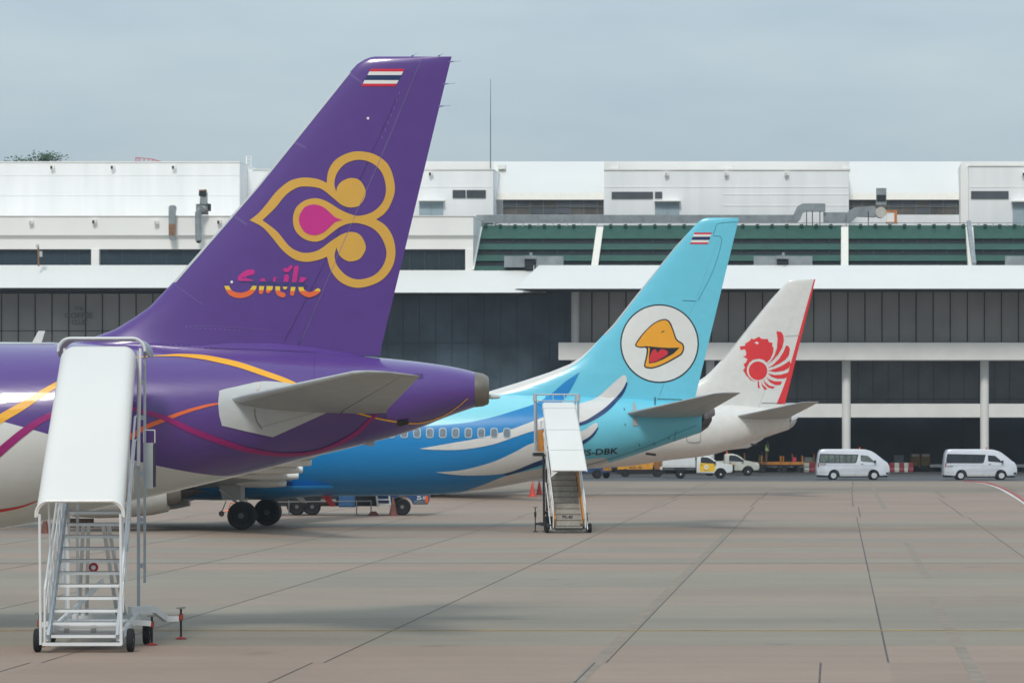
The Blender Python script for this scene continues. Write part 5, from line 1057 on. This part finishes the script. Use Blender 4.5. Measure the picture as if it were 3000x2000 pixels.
    mb = MB(); mb.box(.15, 5.0, -.42, .42, .38, .56); mb.box(.05, 2.5, -.75, .75, .56, .64); mb.build('chassis', M_plastic, v)
    if boxed:
        mb = MB(); mb.box(-.02, 2.44, -.90, .90, .86, 2.1); bx_ = mb.build('cargo_box', M_, v, bevel=.02)
        mb = MB(); mb.box(-.015, 2.435, -.912, -.901, .98, 1.0); mb.build('box_trim', M_seam, bx_)
        mb = MB(); mb.box(0, 2.44, -.88, .88, .64, .858); mb.build('flatbed', M_plastic, v)
        mb = MB()
        for a_, b_ in (((.05, .80), (.75, .80)), ((.05, .71), (.80, .71)), ((1.85, .80), (2.4, .80)), ((1.80, .71), (2.4, .71)), ((.80, .71), (.95, .82)), ((1.65, .82), (1.80, .71))): mb.bar((a_[0], -.9, a_[1]), (b_[0], -.9, b_[1]), .02, .02)
        mb.build('side_rail', M_seam, v); mb = MB(); mb.box(-.22, -.03, -.86, -.6, .68, .92); mb.build('rear_light', M_clear, v)
        mb = MB(); mb.box(2.66, 3.5, -.55, .55, 1.79, 1.95); mb.build('roof_pod', M_, v, bevel=.07)
    else:
        mb = MB(); mb.box(.0, 2.46, -.86, .86, .62, 1.18); mb.build('load_bed', M_, v, bevel=.04)
        mb = MB(); mb.cyl((2.72, -.3, 1.76), (2.72, -.3, 1.95), .07, .05, n=10); mb.build('beacon', M_amber, v, smooth=True)
        panel(v, 'reflector_strip', MATS['chevron_strip'], [(2.6, .5), (3.6, .5), (3.6, .53), (2.6, .53)], hw, tk, bl, .004)
    for x in (rw, fw):
        for sg in (-1, 1): roadwheel(v, x, 0, wr, sg*.78, False)
    return v
pickup((1941-1500)/38.6, 278.6, 'white pickup with tall cargo box and yellow door panel under the furthest airliner', M_truckw, True)
pickup((2028-1500)/36.6, 293.0, 'ivory pickup with round door badge half behind the box-backed pickup', M_oldw, False)

M_byel = mat('loader_yellow', (226, 156, 44), .5, var=.15, scale=3); M_dblue = mat('truck_blue', (30, 72, 118), .4, var=.1, coat=.2)
# belt loader
bl = empty('belt_loader', W(1880, 1237, 286)-Vector((0, 0, H)), 'yellow belt loader with black number standing behind the box-backed pickup', 'belt loader'); bl.location.z = 0
S_ = 286/F
mb = MB(); mb.prism([((x-1880)*S_, -.9, z) for x, z in [(1808, .60), (1910, .60), (1914, 1.15), (1878, 1.05), (1808, .82)]], (0, 1.8, 0)); mb.build('body', M_byel, bl, bevel=.03)
mb = MB(); mb.bar((-2.6, 0, .65), (2.6, 0, 1.4), .9, .2); mb.build('conveyor', M_black, bl)
mb = MB()
for i in range(5): x = -1.2+.7*i; mb.box(x, x+.06, -.92, -.88, .95, 1.4+.02*i)
mb.tube([(-1.4, -.9, 1.25), (1.9, -.9, 1.45)], .03, 6); mb.build('guard_rail', M_byel, bl)
mb = MB(); mb.box(.95, 1.7, -.95, .2, .6, 1.5); mb.build('engine_cover', mat('loader_rust', (150, 100, 50), .6, var=.35, scale=5), bl, bevel=.03)
mb = MB(); mb.box(-2.0, 1.7, -.85, .85, .25, .6); mb.build('chassis', M_black, bl)
for x in (-1.3, 1.2):
    for sg in (-1, 1): wheel(bl, (x, sg*.85, .33), .33, .22, hub=M_dmetal)
text_on('loader_number', 'BCX-136', (-.98, -.906, .66), (.95, 0, 0), (0, 0, .19), M_ink, bl, world=False)
# blue tug at the stairs
tg = empty('baggage_tractor', G(1762, 1401), 'blue baggage tractor with hazard stripes just right of the narrow stairs', 'tractor'); tg.location.z = 0
mb = MB(); mb.prism([(x, -.75, z) for x, z in [(-2.2, .45), (.62, .45), (.72, .6), (.70, 1.0), (.0, 1.12), (-2.2, 1.12)]], (0, 1.5, 0)); mb.build('body', M_dblue, tg, bevel=.05)
mb = MB(); mb.box(.08, .74, -.78, .78, .60, .82); hz = mb.build('bumper', M_byel, tg)
mb = MB()
for i in range(5): x = .12+i*.13; mb.add([(x, -.785, .60), (x+.06, -.785, .60), (x+.01, -.785, .82), (x-.05, -.785, .82)], [(0, 1, 2, 3)])
mb.build('hazard_stripes', M_black, hz)
mb = MB(); mb.tube([(-1.9, -.7, 1.1), (-1.8, -.7, 1.9), (-.6, -.7, 1.9), (-.5, -.7, 1.1)], .04, 8); mb.tube([(-1.9, .7, 1.1), (-1.8, .7, 1.9), (-.6, .7, 1.9), (-.5, .7, 1.1)], .04, 8); mb.box(-1.85, -.55, -.75, .75, 1.9, 1.96); mb.build('canopy_frame', M_dblue, tg)
for x, r_ in ((-.35, .36), (-1.8, .36)):
    for sg in (-1, 1): wheel(tg, (x, sg*.68, r_), r_, .25, hub=M_dmetal)
wheel(tg, (.38, .5, .28), .28, .2, hub=M_dmetal)
# dolly train in the bay
def dolly(px, Y, label, m, h_=.0):
    p = W(px, 1237, Y); d = empty('baggage_dolly', (p.x, Y, .12), label, 'dolly', 'yellow baggage dollies in the dark bay')
    mb = MB(); mb.box(-.95, .95, -.7, .7, .62, .86); mb.build('deck', m, d, bevel=.02)
    mb = MB()
    for x in (-.9, .9): mb.box(x-.04, x+.04, -.66, .66, .86, 1.35+h_)
    mb.build('end_gate', m, d); mb = MB(); mb.box(-.8, .8, -.5, .5, .5, .6); mb.bar((.9, 0, .5), (1.5, 0, .4), .05, .05); mb.build('frame', M_black, d)
    for x in (-.6, .6):
        for sg in (-1, 1): wheel(d, (x, sg*.6, .24), .24, .12, hub=M_dmetal, n=18)
    return d
M_dol = mat('dolly_orange', (186, 122, 40), .6, var=.2, scale=3); M_dol2 = mat('dolly_brown', (122, 80, 38), .7, var=.3, scale=3)
dolly(2212, 305, 'brown baggage dolly just behind the bonnet of the ivory pickup', M_dol2, .25)
dolly(2262, 305.5, 'yellow baggage dolly under the worker in the green vest', M_dol)
dolly(2318, 305, 'yellow baggage dolly carrying the red case', M_dol); dolly(2352, 306.2, 'brown baggage dolly at the right end of the row next to the van', M_dol2, .2)
mb = MB(); p = W(2327, 1237, 304.9); mb.box(p.x-.16, p.x+.16, 304.7, 305.1, .985, 1.35); o = mb.build('suitcase', M_kr, bevel=.03); tag(o, 'small red case standing on a yellow baggage dolly', 'suitcase')
# tug pair of yellow machines further right
def gpu(px, label):
    p = W(px, 1237, 312); g = empty('ground_power_unit', (p.x, 312, .12), label, 'power unit', 'yellow power units in the dark bay')
    mb = MB(); mb.box(-.40, .40, -.5, .5, .45, 1.5); b_ = mb.build('housing', mat('unit_ochre', (160, 116, 44), .6, var=.25, scale=3), g, bevel=.05)
    mb = MB(); mb.box(-.30, .30, -.53, -.501, 1.25, 1.42); mb.build('vent_grille', M_lgrey, b_); mb = MB(); mb.box(-.35, .35, -.45, .45, .25, .44); mb.build('chassis', M_black, g)
    for x in (-.25, .25): wheel(g, (x, -.45, .2), .2, .1, hub=M_dmetal, n=16); wheel(g, (x, .45, .2), .2, .1, hub=M_dmetal, n=16)
gpu(2680, 'ochre power unit with pale grille, left one of the pair between the vans'); gpu(2710, 'ochre power unit, right one of the pair between the vans')
# red and white barriers
def barrier(px, m, label):
    p = W(px, 1237, 305.5); b = empty('traffic_barrier', (p.x, 305.5, .12), label, 'barrier', 'red and white barriers on the kerb')
    mb = MB(); mb.loft([[(x, y*k, z) for x, y in ((-.24, -.2), (.24, -.2), (.24, .2), (-.24, .2))] for z, k in ((0, 1), (.18, 1), (.35, .6), (.78, .5))]); mb.build('body', m, b, bevel=.02)
    mb = MB(); mb.cyl((-.06, 0, .78), (.06, 0, .78), .05, n=8); mb.build('lug', M_black, b)
brd = mat('barrier_red', (128, 26, 44), .6, var=.1); bwt = mat('barrier_white', (176, 178, 170), .6, var=.08)
for px, m, lb in [(2362, bwt, 'white barrier just left of the red one behind the tail of the left van'), (2381, brd, 'red barrier right behind the tail of the left van'), (2613, brd, 'red barrier touching the nose of the left van'), (2627, bwt, 'white barrier nearest to the nose of the left van'),
                  (2641, brd, 'red barrier between the two white ones right of the left van'), (2654, bwt, 'white barrier second from the nose of the left van'), (2667, brd, 'dark red barrier beside the pair of ochre power units')]:
    barrier(px, m, lb)
mb = MB(); p = W(2634, 1237, 309); mb.box(p.x-.4, p.x+.4, 309, 309.6, .12, 1.5); mb.box(p.x-.36, p.x+.36, 308.97, 308.995, .5, 1.4); tag(mb.build('metal_cabinet', mat('cabinet_grey', (110, 114, 122), .6, var=.1), bevel=.02), 'grey metal cabinet behind the red and white barriers', 'cabinet')
mb = MB(); p = W(2375, 1237, 306.5); mb.box(p.x-.55, p.x+.35, 306.3, 307.1, .12, 1.35); mb.box(p.x-.5, p.x+.3, 306.27, 306.295, .3, 1.25); tag(mb.build('equipment_crate', mat('crate_green_grey', (112, 124, 120), .6, var=.1), bevel=.02), 'grey-green crate behind the barriers at the tail of the left van', 'crate')
# cones
M_cone = mat('cone_orange', (214, 74, 60), .6, var=.1); M_coned = mat('cone_faded', (120, 72, 60), .7, var=.2)
def cone(p, h_, label, m, sleeve=False):
    c = empty('traffic_cone', p, label, 'cone', 'orange traffic cones'); b = .38*h_
    mb = MB(); mb.lathe((0, 0, 0), (0, 0, 1), [(.03, b*.62), (.05, b*.6), (h_*.97, .035), (h_, .02)], 20); mb.build('cone_body', m, c, smooth=True)
    mb = MB(); mb.box(-b*.85, b*.85, -b*.85, b*.85, 0, .03); mb.build('base', m, c, bevel=.008)
    return c
cone(G(1560, 1454), .85, 'bright orange traffic cone left of the narrow stairs', M_cone); cone(G(1568, 1450)+Vector((.25, 1.8, 0)), .8, 'orange traffic cone mostly hidden behind the bright one', M_cone)
cone(G(1152, 1510), .85, 'faded brown traffic cone in front of the wheel of the blue truck', M_coned)
# left chock stack / cone behind the stairs
cone(G(132, 1561), .72, 'dark faded cone seen between the posts of the white stairs', M_coned)
# blue service truck behind the cyan airliner
tk = empty('service_truck', (G(1182, 1506).x, 169.0, 0), 'long dark blue service truck with white step ladder behind the cyan airliner', 'truck')
q = lambda px: (px-1182)/63.6
mb = MB(); mb.prism([(x, -1.1, z) for x, z in [(q(1112), .55), (q(1150), .55)]+arcpts(0, .4, .5, 165, 10, 8)+[(q(1220), .62), (q(1258), .58), (q(1262), .9), (q(1256), 2.5), (q(1112), 2.5)]], (0, 2.2, 0)); mb.build('cab', M_dblue, tk, bevel=.04)
mb = MB(); mb.box(q(1215), q(1256), -1.13, 1.13, .50, .68); mb.build('bumper', mat('bumper_grey', (92, 100, 106), .5), tk, bevel=.03)
mb = MB(); mb.box(q(780), q(1110), -1.1, 1.1, 1.05, 2.6); mb.build('cargo_body', M_dblue, tk, bevel=.03)
mb = MB(); mb.box(q(790), q(1112), -1.0, .5, .42, 1.04); mb.build('chassis', M_black, tk)
mb = MB(); mb.cyl((q(945), -1.02, .62), (q(990), -1.02, .62), .2, n=16); mb.build('air_tank', M_dmetal, tk, smooth=True)
mb = MB(); mb.box(q(997), q(1045), -1.12, -.5, .38, 1.02); mb.build('tool_locker', mat('locker_blue', (48, 96, 142), .5, var=.1), tk, bevel=.02)
mb = MB()
for (x0, x1) in ((1106, 1112), (1142, 1148)): mb.bar((q(x0), -1.2, 1.12), (q(x1), -1.32, .42), .07, .06)
for k in range(3): z = 1.0-.24*k; mb.box(q(1107+2*k), q(1144+2*k), -1.38-.03*k, -1.2, z-.06, z)
mb.build('step_ladder', M_sw, tk)
mb = MB(); mb.tube([(q(820), -1.35, .62), (q(1092), -1.35, .66)], .025, 6)
for x in (853, 1050, 1092): mb.cyl((q(x), -1.35, .04), (q(x), -1.35, .7), .03, n=8); mb.lathe((q(x), -1.35, 0), (0, 0, 1), [(.01, .12), (.03, .12), (.06, .04)], 12)
mb.build('outrigger_rail', M_metal, tk)
for x in (q(1182), q(920), q(875)): wheel(tk, (x, -.98, .39), .39, .28, hub=M_metal); wheel(tk, (x-.2, .98, .39), .39, .28, hub=M_dmetal)
text_on('truck_number', 'ZS-18', (q(1224), -1.112, .72), (.44, 0, 0), (0, 0, .17), M_fw, tk, world=False)
mb = MB(); mb.box(q(1250), q(1258), -1.15, -1.09, .58, .9); mb.build('tail_light', M_amber, tk)
# red chock
def chock(px, py, label, m=M_kr):
    p = G(px, py); mb = MB(); mb.prism([(-.28, -.1, 0), (.28, -.1, 0), (.12, -.1, .2), (-.12, -.1, .2)], (0, .2, 0)); o = mb.build('wheel_chock', m, bevel=.02); o.location = p+Vector((0, 0, .002)); tag(o, label, 'wheel chock')
chock(1094, 1510, 'dull red wheel chock lying under the blue truck', M_coned)
# towbar cart by the main wheels
cp_ = G(656, 1512); tb = empty('towbar_cart', cp_, 'small orange cart with towbar wheels left of the main wheels of the cyan airliner', 'towbar')
mb = MB(); mb.tube([(-.1, 0, .2), (1.2, 0, .45), (1.7, 0, .3)], .04, 8); mb.tube([(.2, -.1, .3), (.3, -.1, .62), (.8, -.1, .5)], .02, 6); mb.build('bar', M_amber, tb)
mb = MB(); mb.tube([(-.1, 0, .2), (.1, 0, .7)], .025, 6); mb.build('handle', M_dmetal, tb)
for x in (-.1, .45): wheel(tb, (x, -.1, .13), .13, .07, hub=M_dmetal, n=18)
# unit on the ground behind the stairs (left)
mb = MB(); p = G(235, 1543); mb.box(p.x-.5, p.x+.5, p.y-.2, p.y+.5, 0.0, .34); mb.box(p.x-.47, p.x+.47, p.y-.22, p.y-.205, .05, .28); tag(mb.build('cargo_mat_roll', mat('brown_mat', (96, 78, 54), .9, var=.35, scale=12), bevel=.08), 'low brown bundle lying on the apron behind the white stairs', 'bundle')

# ------------------------------------------------------------------ worker
def person(px, Y, zfeet, label):
    p = W(px, 1237, Y); root = empty('person', (p.x, Y, zfeet), label, 'person')
    me = bpy.data.meshes.new('body'); hgt = 1.7
    V = [(0, 0, .92), (0, 0, 1.12), (.02, 0, 1.38), (.03, 0, 1.46), (.05, 0, 1.56), (.06, 0, 1.66),
         (0, -.19, 1.36), (.10, -.24, 1.12), (.28, -.2, 1.02), (0, .19, 1.36), (.16, .23, 1.22), (.30, .2, 1.36),
         (0, -.09, .88), (.03, -.1, .48), (0, -.1, .07), (.14, -.1, .03), (0, .09, .88), (.05, .12, .48), (-.02, .12, .07), (.12, .12, .03),
         (.33, -.2, 1.0), (.35, .2, 1.39)]
    E = [(0, 1), (1, 2), (2, 3), (3, 4), (4, 5), (2, 6), (6, 7), (7, 8), (2, 9), (9, 10), (10, 11), (0, 12), (12, 13), (13, 14), (14, 15), (0, 16), (16, 17), (17, 18), (18, 19), (8, 20), (11, 21)]
    rad = [.14, .13, .15, .06, .09, .085, .065, .045, .033, .065, .045, .033, .09, .062, .045, .035, .09, .062, .045, .035, .03, .03]
    n0 = len(V)
    for hand, s_ in ((20, -.2), (21, .2)):     # five fingers a hand
        hx, hy, hz = V[hand]
        for k in range(4): i = len(V); V.append((hx+.05, hy-.03+.02*k, hz-.005*abs(k-1))); V.append((hx+.08-.005*k, hy-.03+.02*k, hz-.03)); E += [(hand, i), (i, i+1)]; rad += [.009, .008]
        i = len(V); V.append((hx+.02, hy+.045*(1 if s_ < 0 else -1), hz-.01)); V.append((hx+.05, hy+.05*(1 if s_ < 0 else -1), hz-.02)); E += [(hand, i), (i, i+1)]; rad += [.010, .009]
    me.from_pydata(V, E, []); o = bpy.data.objects.new('body', me); COL.objects.link(o); o.parent = root
    md = o.modifiers.new('skin', 'SKIN'); md.use_smooth_shade = True
    for i, r_ in enumerate(rad): me.skin_vertices[0].data[i].radius = (r_, r_); me.skin_vertices[0].data[i].use_root = (i == 0)
    sb = o.modifiers.new('sub', 'SUBSURF'); sb.levels = 1; sb.render_levels = 1
    me.materials.append(mat('worker_clothes', (46, 50, 62), .9, var=.1))
    mb = MB(); mb.loft([[(.01+rx*math.cos(a_), ry*math.sin(a_), z) for a_ in [2*math.pi*i/20 for i in range(20)]] for z, rx, ry in ((.88, .17, .19), (1.0, .165, .18), (1.2, .17, .2), (1.36, .15, .23), (1.42, .1, .18))]); vs_ = mb.build('safety_vest', mat('hi_vis_green', (150, 178, 96), .8, var=.15, scale=8), root, smooth=True)
    mb = MB(); mb.lathe((.01, 0, 1.03), (0, 0, 1), [(0, .185), (.05, .186)], 20); mb.build('reflective_band', M_fw, vs_, smooth=True)
    mb = MB(); mb.lathe((.055, 0, 1.60), (0, 0, 1), [(-.09, .04), (-.05, .075), (.0, .088), (.05, .08), (.09, .05), (.1, .01)], 18); hd_ = mb.build('head', mat('skin_tone', (150, 104, 78), .6, var=.06), root, smooth=True)
    mb = MB(); mb.lathe((.05, 0, 1.63), (-.1, 0, 1), [(.0, .095), (.05, .085), (.09, .04), (.095, .0)], 18); mb.build('cap', M_navy, hd_, smooth=True)
    mb = MB(); mb.prism([(.13, -.012, 1.59), (.165, 0, 1.585), (.13, .012, 1.59), (.13, 0, 1.625)], (0.001, 0, -.0)); mb.box(.137, .143, -.045, -.025, 1.61, 1.62); mb.box(.137, .143, .025, .045, 1.61, 1.62); mb.box(.125, .135, -.025, .025, 1.545, 1.553); mb.build('face', M_ink, hd_)
    return root
person(2247, 305.6, .985, 'worker in a green reflective vest standing on the baggage dollies in the dark bay')
person(2228, 309, .12, 'worker in a vest in the shade left behind the one on the dollies')

# ------------------------------------------------------------------ air
hm = bpy.data.materials.new('haze_air'); hm.use_nodes = True; t_ = hm.node_tree; t_.nodes.clear()
ho = t_.nodes.new('ShaderNodeOutputMaterial'); pv = t_.nodes.new('ShaderNodeVolumePrincipled'); pv.inputs['Color'].default_value = (.86, .93, 1, 1); pv.inputs['Density'].default_value = .0002; pv.inputs['Anisotropy'].default_value = .2
t_.links.new(pv.outputs[0], ho.inputs['Volume'])
mb = MB(); mb.box(-4100, 4100, -400, 6100, -1.2, 46); tag(mb.build('haze', hm), kind='stuff')
